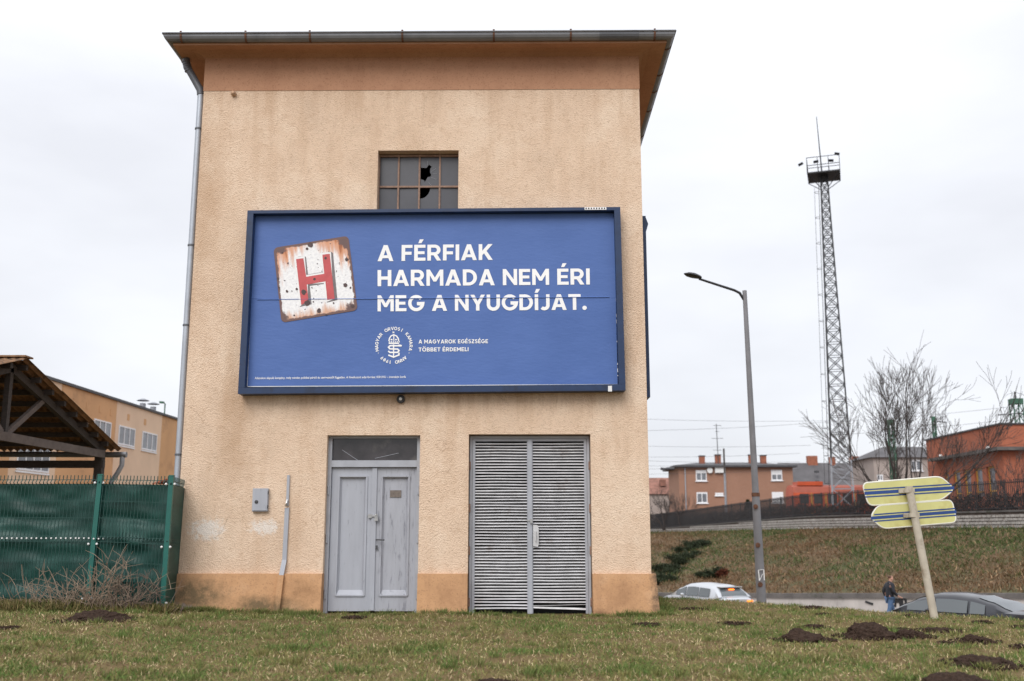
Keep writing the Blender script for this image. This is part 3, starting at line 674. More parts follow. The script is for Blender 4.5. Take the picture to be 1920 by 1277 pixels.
# small insulators in the wall
q = F(752, 749); mb = MB(); mb.lathe((q[0], D, q[1]), [(.055, 0), (.058, -.035), (.045, -.05), (.03, -.05)], 18, 'y'); io = mb.build('wall_insulator', M['steel_dark'], bld, True)
mb = MB(); mb.lathe((q[0], D, q[1]), [(.022, -.05), (.02, -.075), (.008, -.078)], 14, 'y'); mb.build('bolt', M['white_plastic'], io)
q = F(439, 177); mb = MB(); mb.lathe((q[0], D, q[1]), [(.035, 0), (.04, -.03), (.03, -.06), (.014, -.075)], 14, 'y'); mb.build('old_wall_stub', pmat('chipped_stub', (.5, .33, .22), .9, .4, 30), bld, True)
# grey meter cabinet
mc0, mc1 = F(474, 959), F(505, 916)
mbx = thing('meter_box', ((mc0[0]+mc1[0])/2, D-.03, mc0[1]), 'small grey metal cabinet with a round lock on the peach wall', 'cabinet')
MB().box(mc0[0], mc1[0], D-.05, D-.001, mc0[1], mc1[1]).build('cabinet_body', M['frame_grey'], mbx)
MB().box(mc0[0]+.006, mc1[0]-.006, D-.06, D-.051, mc0[1]+.012, mc1[1]-.006).build('cabinet_door', M['door'], mbx)
q = F(483, 941); MB().lathe((q[0], D-.06, q[1]), [(.024, 0), (.024, -.008), (.012, -.012)], 14, 'y').build('lock', M['steel_dark'], mbx)
for z in (mc0[1]+.06, mc1[1]-.06): MB().tube([(mc1[0], D-.055, z-.02), (mc1[0], D-.055, z+.02)], .008, 6).build('hinge', M['steel_dark'], mbx)

# ================================================================== billboard
YB = D-.205            # front of the frame
YPOS = D-.085         # printed sheet
def BP(px, py, y=YPOS): return P(px, py, y)
bb = thing('billboard', P(810, 736, D-.1), 'large blue framed billboard with a rusty H sign and white lettering on the front wall', 'billboard')
c = {k: BP(*v, y=YB) for k, v in dict(tl=(464, 394.5), tr=(1163, 388), bl=(446, 738.5), br=(1173, 732)).items()}
FW = .085
ux = (c['tr']-c['tl']).normalized(); uz = (c['tl']-c['bl']).normalized(); uz = Vector((uz.x, 0, uz.z)).normalized()
def fbar(p, q, inw, name='frame_bar', FW=FW):
    mb = MB(); d = (q-p).normalized(); inn = inw
    vs = [p, q, q+inn*FW, p+inn*FW]; vs = [Vector((v.x, y, v.z)) for y in (YB, D-.01) for v in vs]
    mb.add(vs, [(0, 1, 2, 3), (4, 7, 6, 5), (0, 4, 5, 1), (1, 5, 6, 2), (2, 6, 7, 3), (3, 7, 4, 0)]); return mb.build(name, M['bb_frame'], bb)
ft = fbar(c['tl'], c['tr'], -uz, FW=.045); fb_ = fbar(c['bl'], c['br'], uz)
fbar(c['tl']-uz*.046, c['bl']+uz*FW*1.02, ux); fbar(c['tr']-uz*.046, c['br']+uz*FW*1.02, -ux)
mb = MB(); mb.quad(*[Vector((v.x, D-.07, v.z)) for v in (c['bl'], c['br'], c['tr'], c['tl'])]); mb.build('backing_board', M['bb_back'], bb)
for (a, b_, m_) in (((1096, 388.6), (1137, 393.2), 'white_print'), ((1140, 723.5), (1147.5, 734), 'white_plastic')):
    p0, p1 = BP(*a, y=YB-.004), BP(*b_, y=YB-.004); st = MB().box(p0.x, p1.x, YB-.004, YB-.001, p1.z, p0.z).build('sticker', M[m_], ft if m_ == 'white_print' else fb_)
    if m_ == 'white_print':
        mb = MB()
        for k in range(8): x = p0.x+(p1.x-p0.x)*(k+.35)/8.3; mb.box(x, x+.018, YB-.0062, YB-.0046, p1.z+.008, p0.z-.008)
        mb.build('sticker_print', M['black'], st)
# poster sheet: paper pasted with a fold across the middle and soft waves
pc = dict(tl=BP(478, 404.5), tr=BP(1151, 399.5), bl=BP(464, 724), br=BP(1158, 720))
def poster_pt(u, v):
    a = pc['bl'].lerp(pc['br'], u); b_ = pc['tl'].lerp(pc['tr'], u); q = a.lerp(b_, v); return q
zf = (BP(480, 562).z+BP(1150, 557).z)/2
def wave(x, z):
    w_ = .0022*mnoise.noise(Vector((x*1.6, z*3.5, 2)))+.0012*mnoise.noise(Vector((x*5, z*9, 4)))
    f = z-zf-.012*(x+1)/2.5*0
    return w_+(.002*math.exp(-abs(f)/.05) if f > 0 else 0)
mb = MB(); NU, NV = 120, 90; vv = sorted(set([k/NV for k in range(NV+1)]+[.498+.0015*k for k in range(-8, 9)]))
for v in vv:
    for k in range(NU+1):
        q = poster_pt(k/NU, v); mb.v.append((q.x, q.y-wave(q.x, q.z), q.z))
for j in range(len(vv)-1):
    for i in range(NU): a = j*(NU+1)+i; mb.f.append((a, a+1, a+NU+2, a+NU+1))
m, n, l, b = nodes('blue_poster_paper'); p = world_pos(n)
cc = ramp(n, l, noise_n(n, l, p, .9, 5), [(.3, (.066, .132, .36)), (.7, (.086, .162, .42))])
l.new(cc, b.inputs['Base Color']); b.inputs['Roughness'].default_value = .55; b.inputs['Specular IOR Level'].default_value = .35
hgt = mixc(n, l, .5, noise_n(n, l, p, 5, 5, .6, (1, 1, 2.2)), noise_n(n, l, p, 16, 3, .5, (.7, 1, 2)))
bump(n, l, b, hgt, .2, .02)
po = mb.build('poster', m, bb, True)
# lifted lip of the upper sheets where they overlap the lower row
mb = MB(); LP = [BP(px, 562.2-.0072*(px-478)) for px in range(482, 1150, 12)]
for a, b_ in zip(LP, LP[1:]): mb.add([(a.x, YPOS-.003, a.z+.012), (b_.x, YPOS-.003, b_.z+.012), (b_.x, YPOS-.012, b_.z), (a.x, YPOS-.012, a.z)], [(0, 1, 2, 3)])
mb.build('paper_lip', m, po)
# white paper edge left showing at the rim
mb = MB(); 
for a, b_, w_ in (('tl', 'bl', .012), ('bl', 'br', .010)):
    mb.bar(pc[a]+Vector((0, .004, 0)), pc[b_]+Vector((0, .004, 0)), w_*2, .004, up=(0, 1, 0))
mb.build('paper_edge', M['white_print'], po)
mb = MB()
for k in range(16):
    v = random.uniform(.03, .93); q = poster_pt(1, v); hh = random.uniform(.01, .06); mb.quad(q+Vector((0, .003, 0)), q+Vector((random.uniform(.015, .03), .003, 0)), q+Vector((random.uniform(.01, .028), .003, hh)), q+Vector((0, .003, hh)))
mb.build('torn_paper', M['white_print'], po)
# ---- lettering, drawn as outlines (cap height 1)
def arc(cx, cy, rx, ry, a0, a1, n=10): return [(cx+rx*math.cos(R(a0+(a1-a0)*k/n)), cy+ry*math.sin(R(a0+(a1-a0)*k/n))) for k in range(n+1)]
def thick(pts, s):
    Lf, Rt = [], []
    for i, p_ in enumerate(pts):
        a = Vector(pts[max(i-1, 0)]); b_ = Vector(pts[min(i+1, len(pts)-1)]); q = Vector(p_)
        d0 = (q-a).normalized() if i else (b_-q).normalized(); d1 = (b_-q).normalized() if i < len(pts)-1 else d0
        n0 = Vector((-d0.y, d0.x)); n1 = Vector((-d1.y, d1.x)); mm = (n0+n1).normalized(); k = s/2/max(.45, mm.dot(n0))
        Lf.append(tuple(q+mm*k)); Rt.append(tuple(q-mm*k))
    return Lf+Rt[::-1]
def rect(x0, x1, y0, y1): return [(x0, y0), (x1, y0), (x1, y1), (x0, y1)]
T = .2
GL = {
 'A': (.92, [[(0, 0), (.225, 0), (.29, .185), (.63, .185), (.695, 0), (.92, 0), (.575, 1), (.345, 1)], [(.355, .365), (.565, .365), (.46, .70)]]),
 'E': (.66, [[(0, 0), (.66, 0), (.66, .19), (.21, .19), (.21, .41), (.6, .41), (.6, .59), (.21, .59), (.21, .81), (.65, .81), (.65, 1), (0, 1)]]),
 'F': (.63, [[(0, 0), (.21, 0), (.21, .38), (.58, .38), (.58, .57), (.21, .57), (.21, .81), (.63, .81), (.63, 1), (0, 1)]]),
 'H': (.80, [[(0, 0), (.21, 0), (.21, .4), (.59, .4), (.59, 0), (.8, 0), (.8, 1), (.59, 1), (.59, .6), (.21, .6), (.21, 1), (0, 1)]]),
 'I': (.21, [rect(0, .21, 0, 1)]),
 'K': (.82, [[(0, 0), (.21, 0), (.21, .3), (.31, .42), (.57, 0), (.82, 0), (.46, .57), (.81, 1), (.55, 1), (.21, .58), (.21, 1), (0, 1)]]),
 'L': (.58, [[(0, 0), (.58, 0), (.58, .19), (.21, .19), (.21, 1), (0, 1)]]),
 'M': (.98, [[(0, 0), (.2, 0), (.2, .64), (.41, .26), (.57, .26), (.78, .64), (.78, 0), (.98, 0), (.98, 1), (.78, 1), (.49, .5), (.2, 1), (0, 1)]]),
 'N': (.83, [[(0, 0), (.2, 0), (.2, .66), (.65, 0), (.83, 0), (.83, 1), (.63, 1), (.63, .35), (.19, 1), (0, 1)]]),
 'T': (.74, [[(.265, 0), (.475, 0), (.475, .81), (.74, .81), (.74, 1), (0, 1), (0, .81), (.265, .81)]]),
 'V': (.9, [[(.345, 0), (.555, 0), (.9, 1), (.675, 1), (.45, .3), (.225, 1), (0, 1)]]),
 'Y': (.88, [[(.335, 0), (.545, 0), (.545, .38), (.88, 1), (.645, 1), (.44, .59), (.235, 1), (0, 1), (.335, .38)]]),
 'Z': (.70, [[(0, 0), (.7, 0), (.7, .19), (.28, .19), (.69, .83), (.69, 1), (.02, 1), (.02, .81), (.41, .81), (0, .17)]]),
 'D': (.82, [[(0, 0)]+arc(.34, .5, .48, .5, -90, 90, 16)+[(0, 1)], [(.21, .19)]+arc(.34, .5, .27, .31, -90, 90, 14)+[(.21, .81)]]),
 'O': (.98, [arc(.49, .5, .49, .515, 0, 352, 30), arc(.49, .5, .28, .315, 0, 350, 26)]),
 'U': (.80, [thick([(.105, 1), (.105, .38)]+arc(.4, .38, .295, .295, 180, 360, 14)[1:-1]+[(.695, .38), (.695, 1)], .21)]),
 'J': (.58, [thick([(.475, 1), (.475, .3)]+arc(.265, .3, .21, .21, 0, -140, 10)[1:], .21)]),
 'G': (.96, [thick(arc(.49, .5, .39, .41, 42, 352, 26)+[(.88, .47), (.53, .47)], .2)]),
 'R': (.80, [[(0, 0), (.21, 0), (.21, .33), (.36, .33), (.56, 0), (.8, 0), (.57, .38)]+arc(.43, .665, .335, .335, -55, 90, 12)+[(0, 1)], [(.21, .52)]+arc(.42, .665, .135, .145, -90, 90, 8)+[(.21, .81)]]),
 'B': (.76, [[(0, 0)]+arc(.46, .285, .30, .285, -90, 62, 10)+arc(.43, .735, .27, .265, -45, 90, 8)+[(0, 1)], [(.21, .18)]+arc(.44, .3, .11, .12, -90, 90, 6)+[(.21, .42)], [(.21, .6)]+arc(.41, .71, .1, .11, -90, 90, 6)+[(.21, .82)]]),
 'S': (.72, [thick(arc(.36, .72, .245, .185, 28, 262, 14)+arc(.36, .305, .26, .22, 82, -152, 14), .19)]),
 '1': (.36, [[(.15, 0), (.36, 0), (.36, 1), (.17, 1), (0, .86), (0, .68), (.15, .78)]]),
 '9': (.7, [thick([(.2, .03), (.48, .35)], .2), arc(.35, .68, .34, .33, 0, 350, 20), arc(.35, .68, .14, .13, 0, 345, 14)]),
 '8': (.7, [arc(.35, .5, .36, .52, 0, 350, 22), arc(.35, .71, .13, .12, 0, 340, 12), arc(.35, .27, .14, .13, 0, 340, 12)]),
 '.': (.25, [arc(.125, .125, .135, .135, 0, 340, 14)]), '*': (.3, [arc(.15, .5, .12, .12, 0, 340, 10)]), ' ': (.26, []),
}
for ch, base in (('É', 'E'), ('Í', 'I')):
    w_, cs = GL[base]; xo = w_/2; GL[ch] = (w_, cs+[[(xo-.1, 1.1), (xo+.08, 1.1), (xo+.22, 1.34), (xo-.01, 1.34)]])
GL['Ö'] = (.98, GL['O'][1]+[rect(.2, .4, 1.1, 1.28), rect(.58, .78, 1.1, 1.28)])
def text_mesh(txt, place, extra=.105):
    mb = MB(); x = 0; W = sum(GL[ch][0]+extra for ch in txt)-extra
    for ch in txt:
        w_, cs = GL[ch]
        groups = []
        for ct in cs:      # separate islands from holes: a hole lies inside the previous outline
            if groups and not (min(p_[1] for p_ in ct) > 1.05) and ch in 'ADORBÖ98' and not (ch == '9' and len(groups[0]) == 1 and len(groups) == 1 and ct is cs[1]): groups[-1].append(ct)
            else: groups.append([ct])
        for g in groups:
            v3 = [[Vector((a, b_, 0)) for a, b_ in pl] for pl in g]; tr = tessellate_polygon(v3)
            mb.add([place((x+a), b_, W) for pl in g for a, b_ in pl], [tuple(t_) for t_ in tr])
        x += w_+extra
    return mb
def line_place(l0, r0, l1, r1, dy=.0035):      # px of baseline left/right and cap-top left/right
    A, B_, Cq, Dq = BP(*l0), BP(*r0), BP(*l1), BP(*r1)
    def f(x, h, W):
        u = x/W; q = A.lerp(B_, u)+(Cq.lerp(Dq, u)-A.lerp(B_, u))*h
        return (q.x, YPOS-dy-wave(q.x, q.z)-.001, q.z)
    return f
def plettering(txt, *c4, extra=.105): return text_mesh(txt, line_place(*c4), extra).build('lettering', M['white_print'], po)
plettering('A FÉRFIAK', (708, 490), (924, 487.5), (708.5, 460), (924, 457.8))
plettering('HARMADA NEM ÉRI', (708, 536.8), (1106, 533.6), (708, 506.5), (1105.5, 503.6))
plettering('MEG A NYUGDÍJAT.', (708, 584), (1100, 581), (708, 554), (1099.5, 551.5))
plettering('A MAGYAROK EGÉSZSÉGE', (785, 644.4), (915, 643.6), (785, 636.9), (915, 636.2), extra=.14)
plettering('TÖBBET ÉRDEMELI', (785, 659.3), (878.5, 658.6), (785, 651.8), (878.5, 651.2), extra=.14)
# round emblem
EC = BP(738.5, 647.6); pxm = (BP(748.5, 647.6)-EC).x/10
def ring_text(txt, a0, a1, r_px, cap):
    Rm = r_px*pxm; cp_ = cap*pxm; mb = MB(); n_ = len(txt)
    for i, ch in enumerate(txt):
        a = R(a0+(a1-a0)*i/(n_-1)); w_, cs = GL[ch]
        if not cs: continue
        def pl(x, h, W, a=a, w_=w_):
            lx, lz_ = (x-w_/2)*cp_, Rm+(h-.5)*cp_
            q = EC+Vector((math.cos(a)*lz_+math.sin(a)*lx, 0, math.sin(a)*lz_-math.cos(a)*lx)); return (q.x, YPOS-.0045-wave(q.x, q.z), q.z)
        t_ = text_mesh(ch, pl); mb.add(t_.v, t_.f)
    return mb.build('emblem_ring_text', M['white_print'], po)
ring_text('MAGYAR ORVOSI KAMARA', 195, -14, 32.3, 6.2); ring_text('* ANNO 1989 *', -27, -153, 32.3, 6.2)
def EP(zx, zy): q = BP(680+zx/6.857, 590+zy/6.857); return (q.x, q.z)
em = MB()
def estroke(pts, s):
    pl = [EP(*q) for q in pts]; th_ = thick(pl, s*pxm/6.857); tr = tessellate_polygon([[Vector((a, b_, 0)) for a, b_ in th_]])
    o_ = .0042+.0003*len(em.f)/60; em.add([(a, YPOS-o_-wave(a, b_), b_) for a, b_ in th_], [tuple(t_) for t_ in tr])
estroke([(500, 402), (352, 400), (333, 420), (350, 440), (450, 444), (468, 464), (450, 486), (350, 486), (330, 468)], 19)
estroke([(455, 395), (480, 392), (505, 398)], 14)
estroke([(468, 490), (466, 520), (398, 546), (330, 520)], 19); estroke([(398, 384), (398, 432)], 15); estroke([(398, 452), (398, 476)], 15); estroke([(398, 496), (398, 556)], 15)
estroke([(338, 340), (345, 305), (365, 275), (400, 260), (435, 275), (457, 305), (464, 340)], 16); estroke([(401, 270), (401, 338)], 12)
estroke([(335, 369), (468, 369)], 18)
for k in range(6): estroke([(338+25*k, 350), (352+25*k, 350)], 15)
for zx in (372, 430): estroke([(zx-12, 322), (zx+12, 322)], 18)
estroke([(386, 218), (408, 240)], 9); estroke([(408, 222), (384, 236)], 9)
em.build('emblem', M['white_print'], po)
# small print along the foot (built-in typeface)
fc = bpy.data.curves.new('small_print', 'FONT'); fc.body = 'Adatokon alapuló kampány, mely minden politikai pártól és szervezettől független. A hivatkozott adat forrása: KSH.HU – interaktív korfa'
fc.size = 1; fc.offset = .012; fc.resolution_u = 2
fo = bpy.data.objects.new('tmp', fc); C.objects.link(fo); dg = bpy.context.evaluated_depsgraph_get(); me = bpy.data.meshes.new_from_object(fo.evaluated_get(dg)); C.objects.unlink(fo)
vs = [v.co.copy() for v in me.vertices]; W_ = max(v.x for v in vs); A, B_ = BP(478, 711), BP(761, 708.5); k_ = (B_-A).length/W_
mb = MB(); mb.add([((A.lerp(B_, v.x/W_)).x, YPOS-.0045, (A.lerp(B_, v.x/W_)).z+v.y*k_*1.15) for v in vs], [tuple(p_.vertices) for p_ in me.polygons])
mb.build('small_print', M['white_print'], po); bpy.data.objects.remove(fo)
# printed picture of a rusty enamel H sign (flat print, layered ink)
def HP(zx, zy, lay): q = BP(500+zx/6.72, 430+zy/6.72); return Vector((q.x, YPOS-.0062-.0012*lay, q.z))
m, n, l, b = nodes('printed_rusty_enamel'); uv = n.new('ShaderNodeUVMap'); s_ = n.new('ShaderNodeSeparateXYZ'); l.new(uv.outputs['UV'], s_.inputs[0])
def mth(op, a, b_=None):
    k = n.new('ShaderNodeMath'); k.operation = op
    for i, v in enumerate((a, b_)):
        if v is None: continue
        if isinstance(v, (int, float)): k.inputs[i].default_value = v
        else: l.new(v, k.inputs[i])
    return k.outputs[0]
U, V = s_.outputs['X'], s_.outputs['Y']
eu = mth('MINIMUM', U, mth('SUBTRACT', 1, U)); ev = mth('MINIMUM', V, mth('SUBTRACT', 1, V)); edge = mth('MINIMUM', eu, ev); corner = mth('ADD', eu, ev)
n1 = noise_n(n, l, uv.outputs['UV'], 11, 6, .65); n2 = noise_n(n, l, uv.outputs['UV'], 6, 4, .6)
nst = noise_n(n, l, uv.outputs['UV'], 9, 3, .6, (1.6, .18, 1))
rust_e = mth('SUBTRACT', mth('MULTIPLY', n1, .075), edge)             # ragged rim
rust_c = mth('SUBTRACT', mth('MULTIPLY', n2, .42), corner)            # corners
top = mth('SUBTRACT', V, .55); streak = mth('SUBTRACT', mth('MULTIPLY', nst, mth('ADD', .25, mth('MULTIPLY', mth('ABSOLUTE', mth('SUBTRACT', U, .5)), .95))), mth('MULTIPLY', mth('SUBTRACT', 1, V), .55))
streak2 = mth('SUBTRACT', mth('MULTIPLY', nst, .33), mth('MULTIPLY', V, .9))
white = ramp(n, l, noise_n(n, l, uv.outputs['UV'], 30, 4, .6), [(.35, (.72, .72, .74)), (.6, (.86, .86, .86))])
cc = mixc(n, l, ramp(n, l, streak, [(.10, 0.), (.2, .75), (.33, 1.)]), white, (.62, .24, .09))
cc = mixc(n, l, ramp(n, l, streak2, [(.04, 0.), (.14, .8)]), cc, (.60, .27, .12))
cc = mixc(n, l, ramp(n, l, streak, [(.27, 0.), (.36, .8)]), cc, (.25, .07, .03))
cc = mixc(n, l, ramp(n, l, rust_c, [(.02, 0.), (.06, 1.)]), cc, (.13, .075, .07))
cc = mixc(n, l, ramp(n, l, rust_e, [(.0, 0.), (.012, 1.)]), cc, (.15, .08, .07))
cc = mixc(n, l, ramp(n, l, noise_n(n, l, uv.outputs['UV'], 26, 2, .5), [(.69, 0.), (.71, 1.)]), cc, (.07, .045, .045))
l.new(cc, b.inputs['Base Color']); b.inputs['Roughness'].default_value = .55
q4 = [Vector(v) for v in ((188, 1178), (1148, 1020), (1030, 82), (86, 235))]; rp = []; uvs = []
def q_uv(u, v): return (q4[0].lerp(q4[1], u)).lerp(q4[3].lerp(q4[2], u), v)
rad = .06
for cx_, cy_, a0 in ((1-rad, rad, -90), (1-rad, 1-rad, 0), (rad, 1-rad, 90), (rad, rad, 180)):
    for k in range(6): a = R(a0+18*k); uvs.append((cx_+rad*math.cos(a), cy_+rad*math.sin(a)))
mb = MB(); mb.add([HP(*q_uv(u, v), 0) for u, v in uvs], [tuple(range(len(uvs)))]); ho = mb.build('printed_sign', m, po)
ul = ho.data.uv_layers.new(name='UVMap')
for lp in ho.data.loops: ul.data[lp.index].uv = uvs[lp.vertex_index]
HO = [(372, 378), (465, 366), (500, 600), (727, 562), (703, 322), (797, 310), (858, 878), (765, 892), (742, 658), (508, 698), (528, 905), (437, 955)]
def hpoly(pts, lay, mat, name):
    v3 = [Vector((a, b_, 0)) for a, b_ in pts]; tr = tessellate_polygon([v3]); mb = MB(); mb.add([HP(a, b_, lay) for a, b_ in pts], [tuple(t_) for t_ in tr]); return mb.build(name, mat, po)
SH = [(480, 335), (498, 350), (525, 570), (520, 590), (728, 548), (715, 330), (815, 285), (838, 300), (893, 890), (770, 925), (745, 900), (735, 680), (545, 715), (570, 950), (460, 980), (400, 600), (400, 340)]
SH = [(400, 345), (480, 338), (497, 352), (522, 570), (705, 540), (690, 300), (815, 285), (838, 300), (893, 893), (765, 925), (722, 690), (545, 715), (568, 945), (420, 980)]
hpoly(SH, 1, pmat('printed_shadow_grey', (.17, .155, .16), .6, .2, 12), 'printed_letter_side')
WH = [(345, 375), (352, 355), (482, 338), (500, 578), (712, 545), (672, 310), (685, 298), (812, 288), (842, 880), (745, 922), (722, 680), (520, 690), (520, 880), (505, 905), (415, 978)]
hpoly(WH, 2, pmat('printed_chipped_white', (.80, .80, .80), .6, .05, 8, dirt=(.2, .17, .17), dirt_scale=18, dirt_t=(.68, .70)), 'printed_letter_rim')
hpoly(HO, 3, pmat('printed_faded_red', (.52, .085, .09), .6, .12, 6, dirt=(.72, .62, .62), dirt_scale=14, dirt_t=(.68, .70)), 'printed_letter_face')
rs = random.Random(5); sp = MB()
for zx, zy, r_ in ((553, 195, 34), (510, 248, 17), (1010, 384, 24), (992, 706, 28), (1057, 738, 13), (257, 783, 17), (320, 780, 8), (661, 1026, 28), (272, 430, 11), (145, 622, 16), (160, 735, 14), (640, 436, 8), (915, 427, 7), (380, 755, 17), (605, 630, 18), (470, 795, 34), (745, 365, 18), (232, 650, 7), (575, 745, 6), (626, 775, 6), (590, 915, 10), (350, 1085, 12), (750, 1075, 14), (845, 930, 12), (515, 930, 40), (1085, 965, 24), (200, 300, 12)):
    pts = [(zx+r_*rs.uniform(.75, 1.15)*math.cos(R(36*k)), zy+r_*rs.uniform(.75, 1.15)*math.sin(R(36*k))) for k in range(10)]
    sp.add([HP(a, b_, 4) for a, b_ in pts], [tuple(range(10))])
sp.build('printed_rust_spots', pmat('printed_rust_brown', (.075, .045, .045), .6, .3, 10), po)
# second billboard on the right-hand wall, seen edge on
b2 = thing('billboard', (XR+.1, D+3.2, 2.9), 'dark blue billboard seen edge on, fixed to the side wall', 'billboard')
yA, yB = D+.32, D+5.5; zA, zB = P(1216, 744, D+.3).z, P(1209, 404, D+.3).z; xo = XR+.012; FT = .075
for (y0, y1, z0, z1) in ((yA, yB, zB-.1, zB), (yA, yB, zA, zA+.1), (yA, yA+.1, zA+.101, zB-.101), (yB-.1, yB, zA+.101, zB-.101)):
    MB().box(xo, xo+FT, y0, y1, z0, z1).build('frame_bar', M['bb_frame'], b2)
MB().box(xo+.02, xo+.06, yA+.1, yB-.1, zA+.1, zB-.1).build('poster', M['bb_back'], b2)
mb = MB(); mb.prism([(xo+FT, zB-.02), (xo+FT+.035, zB-.12), (xo+FT, zB-.24)], yA, yA+.3); mb.build('bracket', M['bb_frame'], b2)

# ================================================================== left: green mesh fence, canopy, far block
YF = 13.0
def FP(px, py, y=YF): return P(px, py, y)
gf = thing('mesh_fence', FP(250, 1138), 'green wire mesh fence lined with green privacy netting beside the building', 'fence')
pA, pB = FP(322, 893), FP(304, 1146); pC, pD = FP(189, 891, YF+.25), FP(163, 1137, YF+.25)
X3 = pC.x-2.5
pE = Vector((X3, YF+.35, pC.z)); pF = Vector((X3, YF+.35, pD.z))
posts = [(pA, pB), (pC, pD), (pE, pF)]; postobj = []
for a, b_ in posts:
    mb = MB(); mb.bar(a, b_-Vector((0, 0, .2)), .062, .045, up=(0, 1, 0)); o = mb.build('fence_post', M['green_post'], gf); postobj.append(o)
    MB().bar(a+Vector((0, 0, .0)), a+Vector((0, 0, .014)), .068, .052, up=(0, 1, 0)).build('post_cap', M['green_post'], o)
    for t in (.06, .53, .94):
        for s_ in (-1, 1):
            q = a.lerp(b_, t)+Vector((s_*.055, -.03, 0))
            MB().lathe(q, [(.014, .01), (.016, -.004), (.008, -.012)], 8, 'y').build('clip', M['white_plastic'], o)
pG = Vector((F(347, 905)[0], D-.03, pA.z-.02)); pH = Vector((pG.x-.03, D-.03, .06))
def panel(a, b_, c, d):     # top a->c, bottom b_->d
    wires = MB(); n_ = max(3, int((c-a).length/.05))
    def pt(u, v, dy=0):
        q = (a.lerp(c, u)).lerp(b_.lerp(d, u), v); return q+Vector((0, dy, 0))
    for k in range(n_+1):
        u = k/n_; pts = [pt(u, 0, 0), pt(u, .035, -.0), pt(u, .055, -.035), pt(u, .075, 0)]; wires.tube(pts, .006, 4, False)
        prev_ = .075
        for v in (.47, .49, .51, .93): 
            wires.tube([pt(u, prev_, 0), pt(u, v, -.03 if v == .49 else 0)],   .0055, 4, False); prev_ = v
    for v in (.035, .075, .20, .33, .47, .51, .66, .80, .93): wires.tube([pt(0, v), pt(1, v)], .0055, 4, False)
    tag(wires.build('wire_mesh', M['wire'], gf), kind='stuff')
    net = MB(); NX, NZ = 70, 50
    for j in range(NZ+1):
        for i in range(NX+1):
            u, v = i/NX, .065+.885*j/NZ; q = pt(u, v, .02)
            e_ = math.sin(math.pi*u)
            d_ = .035*e_*mnoise.noise(Vector((q.x*1.3+9, 0, q.z*3.2)))+.02*mnoise.noise(Vector((q.x*4, 2, q.z*6)))+.03*e_*math.exp(-((v-.30-.06*u)/.035)**2)-.03*e_*math.exp(-((v-.54+.04*math.sin(4*u))/.05)**2)
            net.v.append((q.x, q.y+.03+d_*1.5, q.z))
    for j in range(NZ):
        for i in range(NX): a_ = j*(NX+1)+i; net.f.append((a_, a_+1, a_+NX+2, a_+NX+1))
    net.build('privacy_net', M['net'], gf, True)
m, n, l, b = nodes('green_privacy_net'); p = world_pos(n)
cc = ramp(n, l, noise_n(n, l, p, 1.6, 6, .6, (1, 1, 2.5)), [(.3, (.004, .034, .028)), (.5, (.007, .058, .047)), (.75, (.024, .10, .083))])
l.new(cc, b.inputs['Base Color']); b.inputs['Roughness'].default_value = .5
bump(n, l, b, noise_n(n, l, p, 120, 2), .2, .004); M['net'] = m
panel(pC, pD, pA, pB); panel(pE, pF, pC, pD); panel(pA+Vector((.01, 0, 0)), pB+Vector((.01, 0, 0)), pG, pH)
ey = MB()          # row of eyelets in the net
for k in range(22):
    q = FP(4+k*9.2-(3 if k > 15 else 0), 1009+(k > 18)*1, YF+.2); ey.lathe(q, [(.011, .004), (.011, -.006)], 6, 'y')
tag(ey.build('eyelets', M['white_plastic'], gf), kind='stuff')

# timber canopy with corrugated roof
y1 = 18.0; X0 = P(16, 720, y1).x; y2 = y1
_r = ray(188, 850); y2 = X0/_r.x*_r.y
zr = P(20, 690, y1).z; ze = P(198, 845, y2).z; y0 = y1-(y2-y1)
can = thing('timber_canopy', (X0-3, y1, 0), 'open timber canopy with rusty corrugated roof behind the green fence', 'canopy')
XE = X0-8
def sheet(ya, za, yb, zb):
    mb = MB(); n_ = int((X0+.32-XE)/.0253); base = len(mb.v)
    for k in range(n_+1):
        x = XE+(X0+.32-XE)*k/n_; h = .03*math.sin(2*math.pi*x/.152)
        mb.v += [(x, ya, za+h), (x, yb, zb+h)]
    for k in range(n_): mb.f.append((2*k, 2*k+2, 2*k+3, 2*k+1))
    return mb.build('corrugated_sheet', M['corr'], can, True)
sl = (ze-zr)/(y2-y1)
rowsn = 3
for r_ in range(rowsn):
    ya = y1+(y2+.35-y1)*r_/rowsn; yb = y1+(y2+.35-y1)*(r_+1)/rowsn+.1
    sheet(ya, zr+.17+sl*(ya-y1)+.02*(r_ % 2), yb, zr+.17+sl*(yb-y1)+.02*(r_ % 2))
sheet(y1, zr+.175, y0-.35, ze+.10)
MB().bar((XE, y1, zr+.20), (X0+.34, y1, zr+.20), .3, .03).build('ridge_cap', M['corr'], can)
for k in range(8):
    t = (k+.35)/8; y_ = y1+(y2+.2-y1)*t; MB().bar((XE, y_, zr+.09+sl*(y_-y1)), (X0+.22, y_, zr+.09+sl*(y_-y1)), .08, .10).build('purlin', M['timber'], can)
for k in range(4):
    t = (k+.35)/4; y_ = y1-(y1-y0)*t; MB().bar((XE, y_, zr+.09-sl*(y_-y1)), (X0+.22, y_, zr+.09-sl*(y_-y1)), .08, .10).build('purlin', M['timber'], can)
